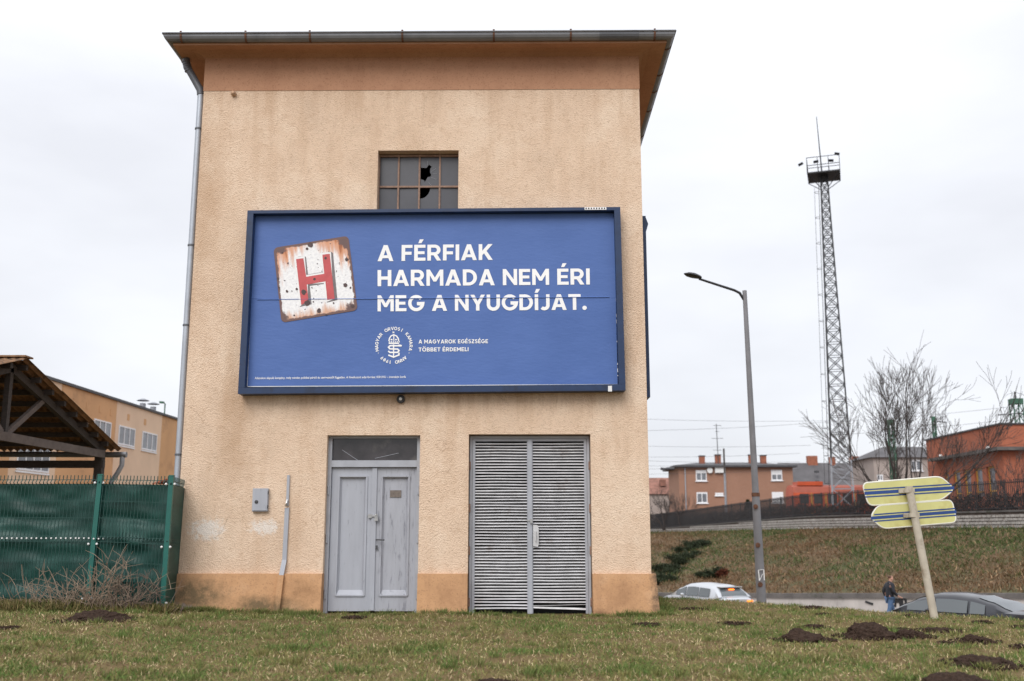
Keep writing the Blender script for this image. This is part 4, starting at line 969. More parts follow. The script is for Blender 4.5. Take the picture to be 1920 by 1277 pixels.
for xi, x in enumerate((X0, X0-2.7, X0-5.4)):
    w_ = .10
    MB().bar((x, y1+.0, zr), (x, y2+.15, ze-.03), w_, .15).build('rafter', M['timber'], can); MB().bar((x, y1, zr), (x, y0-.15, ze-.03), w_, .15).build('rafter', M['timber'], can)
    MB().bar((x+.08, y0, ze-.08), (x+.08, y2, ze-.08), .06, .16).build('tie_beam', M['timber_light'], can)
    MB().bar((x, y1, ze-.05), (x, y1, zr), .10, .11).build('king_post', M['timber'], can)
    for s_ in (-1, 1): MB().bar((x, y1+s_*.1, ze-.0), (x, y1+s_*1.35, zr+sl*1.35-.05), .07, .10).build('strut', M['timber_light'], can)
    for yy in (y0, y2):
        MB().bar((x, yy, -.1), (x, yy, ze-.02), .17, .17).build('post', M['timber'], can)
MB().bar((XE, y2, ze-.30), (X0+.1, y2, ze-.30), .12, .16).build('wall_plate', M['timber'], can); MB().bar((XE, y0, ze-.30), (X0+.1, y0, ze-.30), .12, .16).build('wall_plate', M['timber'], can)
mb = MB(); mb.tube([(XE, y2+.42, ze-.02), (X0+.42, y2+.42, ze-.06)], .065, 10); go = mb.build('gutter', M['zinc'], can, True)
mb = MB(); q = Vector((X0+.33, y2+.42, ze-.1)); mb.tube([q, q+Vector((0, 0, -.2)), q+Vector((-.09, 0, -.38)), q+Vector((-.20, 0, -.55)), q+Vector((-.24, 0, -.8)), q+Vector((-.24, 0, -2.6))], .055, 10); mb.build('downpipe', M['pipe'], go, True)
# stacked rods and scrap behind the fence
sp_ = thing('scrap_pile', (-7.6, 15.2, 0), 'heap of rusty rods and planks showing over the green fence', 'scrap pile')
rs = random.Random(3)
for k in range(14):
    x_ = -8.6+rs.uniform(-.4, .4); z_ = P(60, 902, 15).z-.02*k+.05; MB().tube([(x_-1.5, 15.0+.06*k, z_+rs.uniform(-.05, .08)), (x_+1.6, 15.05+.06*k, z_-.12+rs.uniform(-.05, .05))], .018, 6).build('rod', M['rust'], sp_)
MB().box(-10.2, -7.0, 15.0, 15.9, -.05, P(60, 904, 15).z-.28).build('timber_stack', M['timber_light'], sp_)

# far apartment/workshop block on the left
XB = -20.0
def yb_(px): r_ = ray(px, 850); return XB/r_.x*r_.y
zpar = P(335, 786, yb_(335)).z
far = thing('workshop_block', (XB-4, 46, 0), 'long cream and orange flat roofed block with white windows behind the canopy', 'building')
edges = [24.0, yb_(20), yb_(104), yb_(120), yb_(213), yb_(300), 63.5]
colr = ['fac_orange', 'fac_cream', 'fac_orange', 'fac_orange', 'fac_cream', 'fac_orange']
edges = [22.0, yb_(18), yb_(106), yb_(213), yb_(300), 63.5]; colr = ['fac_orange', 'fac_cream', 'fac_orange', 'fac_cream', 'fac_orange']
for (a, b_), m_ in zip(zip(edges, edges[1:]), colr):
    MB().box(XB-9, XB, a, b_-.01, -.2, zpar-.12).build('wall_panel', M[m_], far)
MB().box(XB-9.1, XB+.1, 21.9, 63.6, zpar-.118, zpar).build('roof', M['dark_trim'], far)
def fwin(ya, yb, z0, z1, n_):
    o = MB(); o.box(XB-.02, XB+.05, ya-.05, yb+.05, z0-.1, z0-.03); fo_ = o.build('window', M['white_frame'], far)
    fr = MB(); w_ = .07
    fr.box(XB-.01, XB+.04, ya, yb, z0, z0+w_); fr.box(XB-.01, XB+.04, ya, yb, z1-w_, z1)
    for k in range(n_+1): y_ = ya+(yb-ya-w_)*k/n_; fr.box(XB-.01, XB+.038, y_, y_+w_, z0+w_, z1-w_)
    fr.build('window_frame', M['white_frame'], fo_)
    for k in range(n_): y_ = ya+(yb-ya)*k/n_; MB().box(XB-.01, XB+.012, y_+w_, y_+(yb-ya)/n_, z0+w_, z1-w_).build('pane', M['pane_far'], fo_)
def zfar(px, py): return P(px, py, yb_(px)).z
zu0, zu1 = zfar(236, 836), zfar(236, 801)
for a, b_ in ((171, 204), (219, 250), (264, 292)): fwin(yb_(a), yb_(b_), zu0, zu1, 3)
zl0 = zfar(65, 884); fwin(yb_(32), yb_(93), zl0, zl0+1.15, 4)
for px in (131, 157, 182, 203, 236, 268): y_ = yb_(px); z_ = zpar-.75; MB().box(XB-.01, XB+.015, y_-.14, y_+.14, z_-.16, z_+.16).build('vent_patch', M['fac_orange'], far)
for px in (271, 291):
    mb = MB(); q = Vector((XB-.5, yb_(px)+.6, zpar)); mb.tube([q, q+Vector((0, 0, .35))], .16, 10); mb.lathe(q, [(.30, .48), (.34, .5), (.1, .6)], 12); mb.build('roof_vent', M['galv'], far)
mb = MB(); q = Vector((XB-.5, yb_(320), zpar)); mb.tube([q, q+Vector((0, 0, .75)), q+Vector((-.1, -.25, .8))], .04, 6); mb.box(q.x-.2, q.x, q.y-.4, q.y-.1, q.z+.74, q.z+.84); mb.build('roof_lamp', M['green_steel'], far)
sh = thing('garden_shed', (-15.9, 46, 0), 'low outbuilding with a red tiled roof showing behind the fence', 'shed')
ys_ = 45; pa, pb_ = P(286, 906, ys_), P(350, 886, ys_)
MB().box(pa.x+.1, pa.x+5, ys_+.1, ys_+4, -.2, pa.z-.05).build('wall', M['fac_cream'], sh)
for k in range(14):
    t0 = k/14; q = pa.lerp(pb_+Vector((1.2, 0, .38)), t0); q2 = pa.lerp(pb_+Vector((1.2, 0, .38)), t0+.085)
    MB().add([(q.x, ys_, q.z), (q2.x, ys_, q2.z+.01), (q2.x, ys_+4, q2.z+.01), (q.x, ys_+4, q.z), (q.x, ys_, q.z-.07), (q2.x, ys_, q2.z-.06)], [(0, 1, 2, 3), (4, 5, 1, 0)]).build('tile_row', M['red_tile'], sh)

# ================================================================== right foreground: direction sign
Ys = 12.9
s0, s1 = P(1752, 1158, Ys), P(1704, 912, Ys)
ds = thing('direction_sign', s0, 'leaning cream pole with two pale yellow arrow boards seen from behind', 'road sign')
MB().tube([s0-Vector((0, 0, .15)), s0, s1], .048, 14).build('pole', M['sign_pole'], ds, True)
def board(pts, stripes, name):
    yb2 = Ys-.0
    v = [P(px, py, Ys+.07) for px, py in pts]; mb = MB(); n_ = len(v)
    mb.add([(q.x, q.y, q.z) for q in v]+[(q.x, q.y+.028, q.z) for q in v], [tuple(range(n_)), tuple(reversed(range(n_, 2*n_)))]+[(i, i+n_, (i+1) % n_+n_, (i+1) % n_) for i in range(n_)])
    o = mb.build(name, M['sign_yellow'], ds)
    rim = MB()
    for i in range(n_): rim.tube([v[i]+Vector((0, .008, 0)), v[(i+1) % n_]+Vector((0, .008, 0))], .011, 6)
    rim.build('board_rim', M['sign_edge'], o)
    for (a, b_, w_) in stripes:
        q0, q1 = P(*a, Ys+.07), P(*b_, Ys+.07); h = Vector((0, 0, w_/147/2)); g = Vector((0, -.003, 0))
        MB().quad(q0-h+g, q1-h+g, q1+h+g, q0+h+g).build('stripe', M['sign_blue'], o)
    return o
def rnd(pts, r_):      # round the listed corners a little
    res = []; n_ = len(pts)
    for i, p_ in enumerate(pts):
        a, b_ = Vector(pts[i-1]), Vector(pts[(i+1) % n_]); q = Vector(p_); d0 = (a-q).normalized(); d1 = (b_-q).normalized(); k = min(r_, (a-q).length*.4, (b_-q).length*.4)
        for t in (0, .25, .5, .75, 1): res.append(tuple((q+d0*k)*(1-t)**2+q*2*t*(1-t)+(q+d1*k)*t*t))
    return res
board(rnd([(1617, 906), (1764, 893.5), (1790, 917), (1766, 937), (1629, 948)], 11), [((1620, 918.5), (1784, 908), 2.4), ((1621, 925), (1789, 914.5), 6), ((1622, 932), (1785, 921.5), 2.4)], 'arrow_board')
board(rnd([(1646, 948), (1785, 937.5), (1794, 979), (1656, 991), (1632, 970)], 10), [((1639, 965), (1791, 953.5), 2.4), ((1633, 971.5), (1793, 959.5), 5.6), ((1639, 977.5), (1793, 966), 2.4)], 'arrow_board')
for px, py in ((1703, 920), (1712, 966)):
    q = P(px, py, Ys); mb = MB(); mb.box(q.x-.10, q.x+.10, q.y+.045, q.y+.068, q.z-.028, q.z+.028); mb.tube([q+Vector((0, 0, -.025)), q+Vector((0, 0, .025))], .053, 12); mb.build('clamp', M['sign_pole'], ds)
# street lamp
Yl = 24.0
lb = P(1430, 1150, Yl); lb.z = ground_z(lb.x, lb.y)-.1; lt = P(1396, 545, Yl); lmid = P(1411, 868, Yl)
ax_ = (lt-P(1427, 1112, Yl)).normalized(); b0 = lt-ax_*((lt.z-lb.z)/ax_.z)
sl_ = thing('street_lamp', b0, 'tall grey tapered street lamp with one dark head on a bracket arm', 'street lamp')
mb = MB(); pm = b0.lerp(lt, .45); MB().tube([b0, pm], [.125, .088], 12).build('lower_pole', M['lamp_pole'], sl_, True)
MB().tube([pm+Vector((0, 0, -.02)), lt], [.079, .052], 12).build('upper_pole', M['lamp_pole'], sl_, True)
MB().tube([pm+Vector((0, 0, -.05)), pm+Vector((0, 0, .04))], .096, 12).build('pole_collar', M['rust'], sl_)
la = P(1311, 523, Yl-.4)
mb = MB(); mb.tube([lt+Vector((0, 0, -.28)), lt+Vector((-.12, 0, -.06)), lt+Vector((-.25, 0, .01)), la], [.03, .035, .032, .028], 8); mb.build('bracket_arm', M['lamp_dark'], sl_, True)
hd = (la-lt).normalized(); up = Vector((0, 0, 1)); sd_ = hd.cross(up).normalized(); up = sd_.cross(hd)
mb = MB(); secs = [(0, .05, .045), (.08, .10, .06), (.2, .13, .075), (.34, .12, .06), (.45, .03, .015)]
for d_, w_, h_ in secs:
    for k in range(10):
        a = 2*math.pi*k/10; zz = math.sin(a)*h_; zz = zz if zz > 0 else zz*.6; mb.v.append(tuple(la+hd*(d_-.04)+sd_*(w_*math.cos(a))+up*(zz+.035)))
for i in range(4):
    for k in range(10): a = i*10+k; b_ = i*10+(k+1) % 10; mb.f.append((a, b_, b_+10, a+10))
mb.f += [tuple(range(10)), tuple(range(40, 50))]; mb.build('lamp_head', M['lamp_dark'], sl_, True)
mb = MB(); 
for a, b_ in (((1422, 1069), (1432, 1068)), ((1432, 1068), (1433, 1088)), ((1422, 1069), (1424, 1089)), ((1424, 1089), (1430, 1076))):
    p0, p1 = P(*a, Yl-.13), P(*b_, Yl-.13); mb.bar(p0, p1, .022, .01)
mb.build('painted_mark', M['white_print'], sl_)
for py, in ((1022,), (950,), (1096,)):
    q = P(1421+(py-1022)*.06, py, Yl-.105); MB().lathe(q, [(.05, .02), (.06, -.01), (.03, -.016)], 8, 'y').build('rust_patch', M['rust'], sl_)

# ================================================================== vehicles
def loft(mb, rows, close=False):
    n_ = len(rows[0]); o = len(mb.v)
    for r_ in rows: mb.v += [tuple(q) for q in r_]
    for i in range(len(rows)-1):
        for k in range(n_-1): a = o+i*n_+k; mb.f.append((a, a+1, a+n_+1, a+n_))
    return mb
def lerp_tab(tab, x):
    if x <= tab[0][0]: return tab[0][1]
    for (a, va), (b_, vb) in zip(tab, tab[1:]):
        if x <= b_: t = (x-a)/(b_-a); t = t*t*(3-2*t)*.5+t*.5; return va+(vb-va)*t
    return tab[-1][1]
def make_car(name, loc, rz, paint, spec, label):
    """local x forward, z up; spec holds profile tables"""
    t = thing(name, loc, label, 'car', None, rz, local=True)
    Lh = spec['L']/2; W = spec['W']/2; deck = spec['deck']; roof = spec['roof']; belt = spec['belt']
    mb = MB(); rows = []; xs = [-Lh+2*Lh*k/40 for k in range(41)]
    for x in xs:
        e_ = 1-max(0, (abs(x)-Lh*.72)/(Lh*.28))**2.2*.22; w_ = W*e_; zd = lerp_tab(deck, x); zb = .22+.12*max(0, (abs(x)-Lh*.85)/(Lh*.15))
        half = [(w_*.86, zb), (w_*.97, zb+.12), (w_, .52), (w_*.985, zd-.16), (w_*.93, zd-.03), (w_*.80, zd), (w_*.4, zd+.02), (0, zd+.025)]
        rows.append([(x, y, z) for y, z in half]+[(x, -y, z) for y, z in half[-2::-1]])
    loft(mb, rows)
    for r_ in (0, 40): mb.f.append(tuple(r_*15+k for k in range(15)))
    mb.build('body', paint, t, True)
    gx = [spec['gx0']+(spec['gx1']-spec['gx0'])*k/36 for k in range(37)]; wb = W*.92
    def wtop(x): return wb-.20*min(1, max(0, (lerp_tab(roof, x)-belt)/.42))
    def sec(x):
        zr_ = lerp_tab(roof, x); zb_ = belt-.06; h = zr_-zb_; wt = wtop(x)
        return [(wb, zb_), (wb*.3+wt*.7+.02, zb_+h*.72), (wt-.03, zb_+h*.90), (wt-.16, zb_+h*.975), (wt*.4, zr_+.008), (0, zr_+.012)]
    rows = [[(x, y, z) for y, z in sec(x)]+[(x, -y, z) for y, z in sec(x)[-2::-1]] for x in gx]
    loft(MB(), rows); mb = loft(MB(), rows); mb.build('cabin', paint, t, True)
    # side windows
    for (a, b_) in spec['side']:
        for s_ in (-1, 1):
            rr = []
            for k in range(9):
                x = a+(b_-a)*k/8; q = sec(x); A = Vector((q[0][0], q[0][1]+.08)); B1 = Vector((q[1][0], q[1][1]))
                top_ = max(0.02, 1.0)
                zz = max(A.y, B1.y+.02); rr.append([(x, s_*(A.x+(B1.x-A.x)*u+.006-.02*u*0), A.y+(zz-A.y)*u) for u in (0, .5, 1)])
            loft(MB(), rr).build('side_window', M['car_glass'], t, True)
    for nm, (a, b_) in (('windscreen', spec['ws']), ('rear_window', spec['rw'])):
        rr = []
        for k in range(8):
            x = a+(b_-a)*k/7; q = sec(x); y3, z3 = q[3]; y4, z4 = q[4]
            rr.append([(x, y3+.02, z3+.002), (x, y4, z4+.008), (x, 0, q[5][1]+.008), (x, -y4, z4+.008), (x, -y3-.02, z3+.002)])
        for r_ in rr:
            pass
        off_ = .01 if nm == 'windscreen' else -.01
        rr = [[(x+off_, y, z+.006) for x, y, z in r_] for r_ in rr]
        loft(MB(), rr).build(nm, M['car_glass'], t, True)
    for sx_ in (-1, 1):
        for s_ in (-1, 1):
            c_ = (sx_*spec['wbx']+spec.get('wo', 0), s_*(W-.10), .32); mb = MB(); mb.lathe(c_, [(.22, -.11), (.31, -.11), (.325, -.08), (.325, .08), (.31, .11), (.22, .11)], 24, 'y'); wo_ = mb.build('wheel', M['rubber'], t, True)
            mb = MB(); mb.lathe(c_, [(.215, -.112), (.05, -.118), (.05, .118), (.215, .112)], 20, 'y'); r2 = mb.build('rim', M['alloy'], t); r2.parent = wo_; r2.location = (0, 0, 0)
    tl = emis('tail_lamp_red', (.6, .02, .01), .35) if not spec.get('brake') else emis('lit_brake_lamp', (1, .20, .02), 2.0)
    zt = lerp_tab(deck, -Lh+.1)
    for s_ in (-1, 1):
        mb = MB(); mb.box(-Lh-.012, -Lh+.12, s_*W*.66-.15, s_*W*.66+.15, zt-.17, zt-.10); mb.build('tail_light', tl, t)
        mb = MB(); mb.box(Lh-.3, Lh-.02, s_*W*.6-.16, s_*W*.6+.16, .60, .70); mb.build('headlight', M['white_plastic'], t)
        mb = MB(); mb.lathe((spec['side'][0][0] if spec['side'][0][0] > 0 else spec['side'][-1][1], s_*(W+.08), belt+.03), [(.03, -.07), (.085, -.03), (.09, .04), (.04, .08)], 10); mb.build('wing_mirror', paint, t, True)
    MB().box(-Lh-.02, -Lh+.02, -.26, .26, zt-.36, zt-.25).build('number_plate', M['white_plastic'], t)
    MB().box(-Lh-.05, -Lh+.35, -W*.88, W*.88, .26, .46).build('rear_bumper', paint, t); MB().box(Lh-.30, Lh+.05, -W*.84, W*.84, .26, .5).build('front_bumper', paint, t)
    if spec.get('brake'):
        xr = spec['gx0']+.22; MB().box(xr-.02, xr+.05, -.13, .13, lerp_tab(roof, xr+.1)-.05, lerp_tab(roof, xr+.1)-.005).build('brake_light', tl, t)
        MB().box(xr-.02, xr+.26, -W*.60, W*.60, lerp_tab(roof, xr+.2)-.01, lerp_tab(roof, xr+.2)+.02).build('roof_spoiler', paint, t)
    return t
sedan = dict(L=4.75, W=1.84, belt=.98, deck=[(-2.38, .98), (-2.2, 1.07), (-1.5, 1.09), (-.9, 1.0), (1.0, .98), (1.5, .93), (2.1, .82), (2.38, .66)],
             roof=[(-1.75, 1.04), (-1.5, 1.13), (-1.1, 1.29), (-.6, 1.41), (-.1, 1.45), (.35, 1.44), (.75, 1.33), (1.1, 1.17), (1.45, .98)], gx0=-1.75, gx1=1.45,
             side=[(.36, 1.05), (-.55, .28), (-1.0, -.62)], ws=(1.38, .52), rw=(-1.68, -.72), wbx=1.4)
pc_ = P(1804, 1150, 27.0); make_car('parked_car', (pc_.x, pc_.y, -1.97), R(180-50), car_paint('anthracite_paint', (.03, .031, .037), .5), sedan, 'dark grey saloon car behind the leaning sign pole')
wagon = dict(L=4.4, W=1.82, belt=.98, deck=[(-2.2, .92), (-2.05, 1.02), (-1.6, 1.02), (0, .98), (1.1, .98), (1.6, .92), (2.0, .82), (2.2, .66)],
             roof=[(-2.02, 1.03), (-1.85, 1.22), (-1.62, 1.40), (-1.2, 1.48), (-.2, 1.52), (.3, 1.48), (.8, 1.30), (1.3, .98)], gx0=-2.02, gx1=1.3,
             side=[(.25, .92), (-.6, .18), (-1.35, -.66)], ws=(1.22, .40), rw=(-1.99, -1.66), wbx=1.32, brake=True)
pc_ = P(1321, 1100, 44); make_car('hatchback_car', (pc_.x, pc_.y, road_z(44)+.0), R(117), car_paint('silver_paint', (.55, .57, .60), .55), wagon, 'silver hatchback with glowing brake lights on the road below the lawn')

# ================================================================== railway side
# lighting mast
Ym = 88.0
mbase = P(1582, 960, Ym); mtop = P(1545, 332, Ym); mbase = Vector((mtop.x, Ym, 1.0))
mast = thing('lighting_mast', mbase, 'tall lattice floodlight mast with a railed platform and antenna rod', 'mast')
zt_ = mtop.z; hb, ht = .95, .29; zc_ = 7.2
def hw(z): return hb+(ht-hb)*min(1, (z-1.0)/(zt_-1.0))
cs4 = [(-1, -1), (1, -1), (1, 1), (-1, 1)]
def cpt(k, z): w_ = hw(z); return Vector((mbase.x+cs4[k][0]*w_, Ym+cs4[k][1]*w_, z))
for k in range(4):
    MB().bar(cpt(k, .8), cpt(k, zc_), .11).build('leg', M['galv'], mast); MB().bar(cpt(k, zc_), cpt(k, zt_), .13).build('leg', M['mast'], mast)
zz = [1.0]
while zz[-1] < zt_-.5: zz.append(zz[-1]+max(.85, hw(zz[-1])*1.9))
lo, hi = MB(), MB()
for a, b_ in zip(zz, zz[1:]):
    b_ = min(b_, zt_); t_ = lo if a < zc_ else hi
    for k in range(4):
        t_.bar(cpt(k, a), cpt((k+1) % 4, b_), .062); t_.bar(cpt((k+1) % 4, a), cpt(k, b_), .062)
        t_.bar(cpt(k, b_), cpt((k+1) % 4, b_), .05)
tag(lo.build('lattice_bracing', M['galv'], mast), kind='stuff'); tag(hi.build('lattice_bracing', M['mast'], mast), kind='stuff')
pw = 1.42; MB().box(mtop.x-pw, mtop.x+pw, Ym-pw, Ym+pw, zt_, zt_+.12).build('platform', M['mast'], mast)
rl = MB()
for k in range(4):
    for h_ in (.75, 1.5):
        a = Vector((mtop.x+cs4[k][0]*pw, Ym+cs4[k][1]*pw, zt_+h_)); b_ = Vector((mtop.x+cs4[(k+1) % 4][0]*pw, Ym+cs4[(k+1) % 4][1]*pw, zt_+h_)); rl.bar(a, b_, .05)
    for t in (0, .33, .66):
        a = Vector((mtop.x+cs4[k][0]*pw, Ym+cs4[k][1]*pw, zt_)).lerp(Vector((mtop.x+cs4[(k+1) % 4][0]*pw, Ym+cs4[(k+1) % 4][1]*pw, zt_)), t); rl.bar(a, a+Vector((0, 0, 1.5)), .05)
rl.build('railing', M['mast'], mast)
for k in range(4):
    MB().bar((mtop.x+cs4[k][0]*pw, Ym+cs4[k][1]*pw, zt_), cpt(k, zt_-1.1), .06).build('platform_brace', M['mast'], mast)
for dx_, dy_, dz_ in ((-1.95, -1.2, 1.05), (-.6, -1.7, .95), (.7, -1.7, .9), (1.25, -1.75, 1.45), (.9, 1.7, 1.0)):
    mb = MB(); mb.box(-.22, .22, -.1, .1, -.11, .11, Matrix.Translation((mtop.x+dx_, Ym+dy_, zt_+dz_)) @ Matrix.Rotation(.5, 4, 'X') @ Matrix.Rotation(dx_*.2, 4, 'Y')); mb.build('floodlight', M['mast'], mast)
zz0 = P(1540, 218, Ym).z; MB().tube([(mtop.x-.15, Ym, zt_), (mtop.x-.35, Ym, zz0)], [.07, .03], 6).build('antenna_rod', M['mast'], mast)
ld = MB(); 
for s_ in (-.22, .22): ld.bar((mbase.x-hb-.2, Ym+s_-.6, 2.5), (mtop.x-ht-.2, Ym+s_-.1, zt_), .04)
z = 3.0
while z < zt_:
    w_ = hw(z); y_ = Ym-.6+.5*(z-2.5)/(zt_-2.5); ld.bar((mbase.x-w_-.2, y_-.22, z), (mbase.x-w_-.2, y_+.22, z), .03)
    z += .9
ld.build('ladder', M['mast'], mast); z = 5; hp_ = MB()
while z < zt_-1:
    w_ = hw(z); hp_.tube([(mbase.x-w_-.2, Ym-.5, z), (mbase.x-w_-.42, Ym-.5, z), (mbase.x-w_-.6, Ym-.25, z), (mbase.x-w_-.42, Ym+.1, z), (mbase.x-w_-.2, Ym+.1, z)], .02, 4); z += 2.4
hp_.bar((mbase.x-hw(5)-.6, Ym-.2, 5), (mbase.x-hw(zt_)-.6, Ym-.2, zt_-1), .03); hp_.build('ladder_cage', M['mast'], mast); mast.rotation_euler = (0, 0, R(-18))

# orange rail vehicle behind the fence
Yt = 97.0; t0, t1 = P(1481, 940, Yt).x, P(1650, 940, Yt).x; zrf = P(1560, 910, Yt).z; zr0 = 1.3
tr_ = thing('rail_vehicle', ((t0+t1)/2, Yt, 1.0), 'orange red rail vehicle with rounded dusty roof behind the iron railing', 'train')
prof = [(-1.4, zr0+.9), (-1.45, zrf-1.5), (-1.4, zrf-.75), (-1.1, zrf-.22), (-.5, zrf), (.5, zrf), (1.1, zrf-.22), (1.4, zrf-.75), (1.45, zrf-1.5), (1.4, zr0+.9)]
mb = MB(); mb.add([(x, Yt+y_, z_) for x in (t0, t1) for y_, z_ in prof[:3]+prof[-3:]], []); mb = MB()
n_ = len(prof); mb.add([(x, Yt+y_, z_) for x in (t0, t1) for y_, z_ in prof], [tuple(range(n_)), tuple(range(n_, 2*n_))]+[(i, (i+1) % n_, (i+1) % n_+n_, i+n_) for i in range(n_) if i not in (2, 3, 4, 5, 6)])
mb.build('body', M['train'], tr_)
mb = MB(); mb.add([(x, Yt+y_, z_) for x in (t0, t1) for y_, z_ in prof], [(i, i+1, i+1+n_, i+n_) for i in (2, 3, 4, 5, 6)]); mb.build('roof', M['train_roof'], tr_, True)
x = P(1516, 905, Yt).x; MB().box(x-1.3, x+1.1, Yt-.9, Yt+.9, zrf-.05, zrf+.32).build('roof_hatch', M['train'], tr_)
for px in (1500, 1526, 1552, 1580, 1606):
    x = P(px, 935, Yt).x; MB().box(x-.42, x+.42, Yt-1.49, Yt-1.455, zrf-1.75, zrf-.85).build('window', M['glass_dark'], tr_)
for px in (1514, 1540, 1566, 1594):
    x = P(px, 935, Yt).x; MB().box(x-.06, x+.06, Yt-1.48, Yt-1.452, zr0+.95, zrf-.8).build('grab_rail', M['yellow_frame'], tr_)
for x in (t0+1.2, t0+3, t1-3, t1-1.2):
    for s_ in (-.75, .75): MB().lathe((x, Yt+s_, 1.35), [(.45, -.06), (.45, .06)], 18, 'y').build('wheel', M['steel_dark'], tr_)
MB().box(t0+.2, t1-.2, Yt-1.1, Yt+1.1, 1.7, zr0+.9).build('underframe', M['steel_dark'], tr_)

# houses beyond the railway
def house_win(par, x0, x1, z0, z1, y, shut=.3, name='window'):
    o = MB().box(x0, x1, y-.04, y+.02, z0, z1).build(name, M['white_frame'], par)
    mx = (x0+x1)/2; h = z1-(z1-z0)*shut
    for a, b_ in ((x0+.12, mx-.06), (mx+.06, x1-.12)): MB().box(a, b_, y-.055, y-.041, z0+.14, h-.06).build('pane', M['pane_far'], o)
    MB().box(x0-.12, x1+.12, y-.16, y-.042, z0-.09, z0-.002).build('sill', M['white_frame'], o); return o
Yh = 127.0
hx0, hx1, hxm = P(1273, 900, Yh).x, P(1487, 900, Yh).x, P(1362, 900, Yh).x; hz = P(1380, 872, Yh).z
ho_ = thing('brick_house', ((hx0+hx1)/2, Yh, 1), 'two storey brown brick house with white windows and a flat dark roof', 'house')
MB().box(hx0, hx1, Yh, Yh+9, .2, hz-.15).build('wall', M['brick_brown'], ho_)
rf = MB(); rf.add([(hx0-.7, Yh-.6, hz-.05), (hx1+.5, Yh-.6, hz-.05), (hx1+.5, Yh+9.6, hz-.05), (hx0-.7, Yh+9.6, hz-.05), (hx0-.7, Yh-.6, hz-.28), (hx1+.5, Yh-.6, hz-.28), (hx1+.5, Yh+9.6, hz-.28), (hx0-.7, Yh+9.6, hz-.28), (hx0+3, Yh+4, hz+.55), (hx1-3, Yh+4, hz+.55)],
     [(0, 1, 9, 8), (1, 2, 9), (2, 3, 8, 9), (3, 0, 8), (4, 5, 1, 0), (5, 6, 2, 1), (6, 7, 3, 2), (7, 4, 0, 3), (7, 6, 5, 4)]); rfo = rf.build('roof', M['dark_trim'], ho_)
for px, py in ((1316, 856), (1346, 854), (1409, 854), (1431, 855)):
    x = P(px, 860, Yh+3).x; z1 = P(px, py, Yh+3).z; MB().box(x-.34, x+.34, Yh+2.7, Yh+3.4, hz-.2, z1).build('chimney', M['chimney'], rfo); MB().box(x-.40, x+.40, Yh+2.64, Yh+3.46, z1, z1+.12).build('chimney_cap', M['dark_trim'], rfo)
def hw_(px0, px1, py0, py1, sh_): a, b_ = P(px0, py1, Yh), P(px1, py0, Yh); house_win(ho_, a.x, b_.x, a.z, b_.z, Yh, sh_)
hw_(1305, 1324.5, 881.5, 902, .25); hw_(1306.5, 1326, 923, 943.5, .1); hw_(1446.5, 1466, 881, 901, .42); hw_(1448, 1468, 922.5, 943, .9); hw_(1341, 1356, 924, 929.5, .5)
a, b_ = P(1340, 887, Yh), P(1357, 876, Yh); MB().box(a.x, b_.x, Yh-.35, Yh-.01, a.z, b_.z).build('air_conditioner', M['white_plastic'], ho_)
q = P(1331, 882, Yh-.3); MB().lathe(q, [(.06, .2), (.3, .06), (.36, -.05)], 14, 'y').build('satellite_dish', M['white_plastic'], ho_)
x = P(1360, 900, Yh-.1).x; MB().tube([(x, Yh-.1, .3), (x, Yh-.1, hz-.3)], .09, 8).build('downpipe', M['white_plastic'], ho_); x = P(1285, 900, Yh-.1).x; MB().tube([(x, Yh-.1, .3), (x, Yh-.1, hz-.3)], .07, 8).build('downpipe', M['pipe'], ho_)
# antenna mast on the roof
an = thing('roof_antenna', P(1347, 868, Yh+2), 'tall thin television aerial standing on the brown house roof', 'antenna')
b0_ = P(1347, 868, Yh+2); t0_ = P(1343, 795, Yh+2); MB().tube([b0_-Vector((0, 0, .6)), t0_], .05, 6).build('pole', M['steel_dark'], an)
for py, w_ in ((798, .5), (809, .28), (822, .75), (844, .55)):
    q = P(1345, py, Yh+2); MB().bar(q-Vector((w_, 0, 0)), q+Vector((w_, 0, .0)), .05).build('crossbar', M['steel_dark'], an)
up_ = thing('utility_pole', P(1361, 950, 112), 'dark wooden utility pole with a white foot in front of the brown house', 'pole')
a, b_ = P(1361.5, 965, 112), P(1357, 841, 112); m2 = a.lerp(b_, .62); MB().tube([m2, b_], .10, 8).build('upper_pole', M['timber'], up_); MB().tube([Vector((a.x, a.y, .8)), m2], .12, 8).build('lower_pole', M['galv'], up_)
# grey slate row house
Yr = 145.0; rx0, rx1 = P(1476, 900, Yr).x, P(1668, 900, Yr).x; rz1 = P(1560, 868, Yr+5).z; rz0 = P(1540, 925, Yr).z
rh = thing('row_house', ((rx0+rx1)/2, Yr, 1), 'long low house with a grey slate roof and brick chimneys', 'house')
MB().box(rx0+.3, rx1-.3, Yr+.3, Yr+9.7, .3, rz0).build('wall', M['fac_cream'], rh)
mb = MB(); mb.add([(rx0, Yr, rz0-.15), (rx1, Yr, rz0-.15), (rx1, Yr+5, rz1), (rx0, Yr+5, rz1), (rx0, Yr+10, rz0-.15), (rx1, Yr+10, rz0-.15)], [(0, 1, 2, 3), (3, 2, 5, 4), (0, 3, 4), (1, 5, 2)]); rro = mb.build('roof', M['rooftile_grey'], rh)
for px, py, w_ in ((1522, 855, .72), (1560, 857, .35), (1601, 856, .6), (1642, 857, .6)):
    q = P(px, py, Yr+5); MB().box(q.x-w_, q.x+w_, Yr+4.6, Yr+5.5, rz1-.6, q.z).build('chimney', M['chimney'], rro)
for px, py in ((1531, 884), (1532, 903)): q = P(px, py, Yr+2); MB().box(q.x-.25, q.x+.25, q.y-.35, q.y+.3, q.z-.2, q.z+.12).build('skylight', M['dark_trim'], rro)
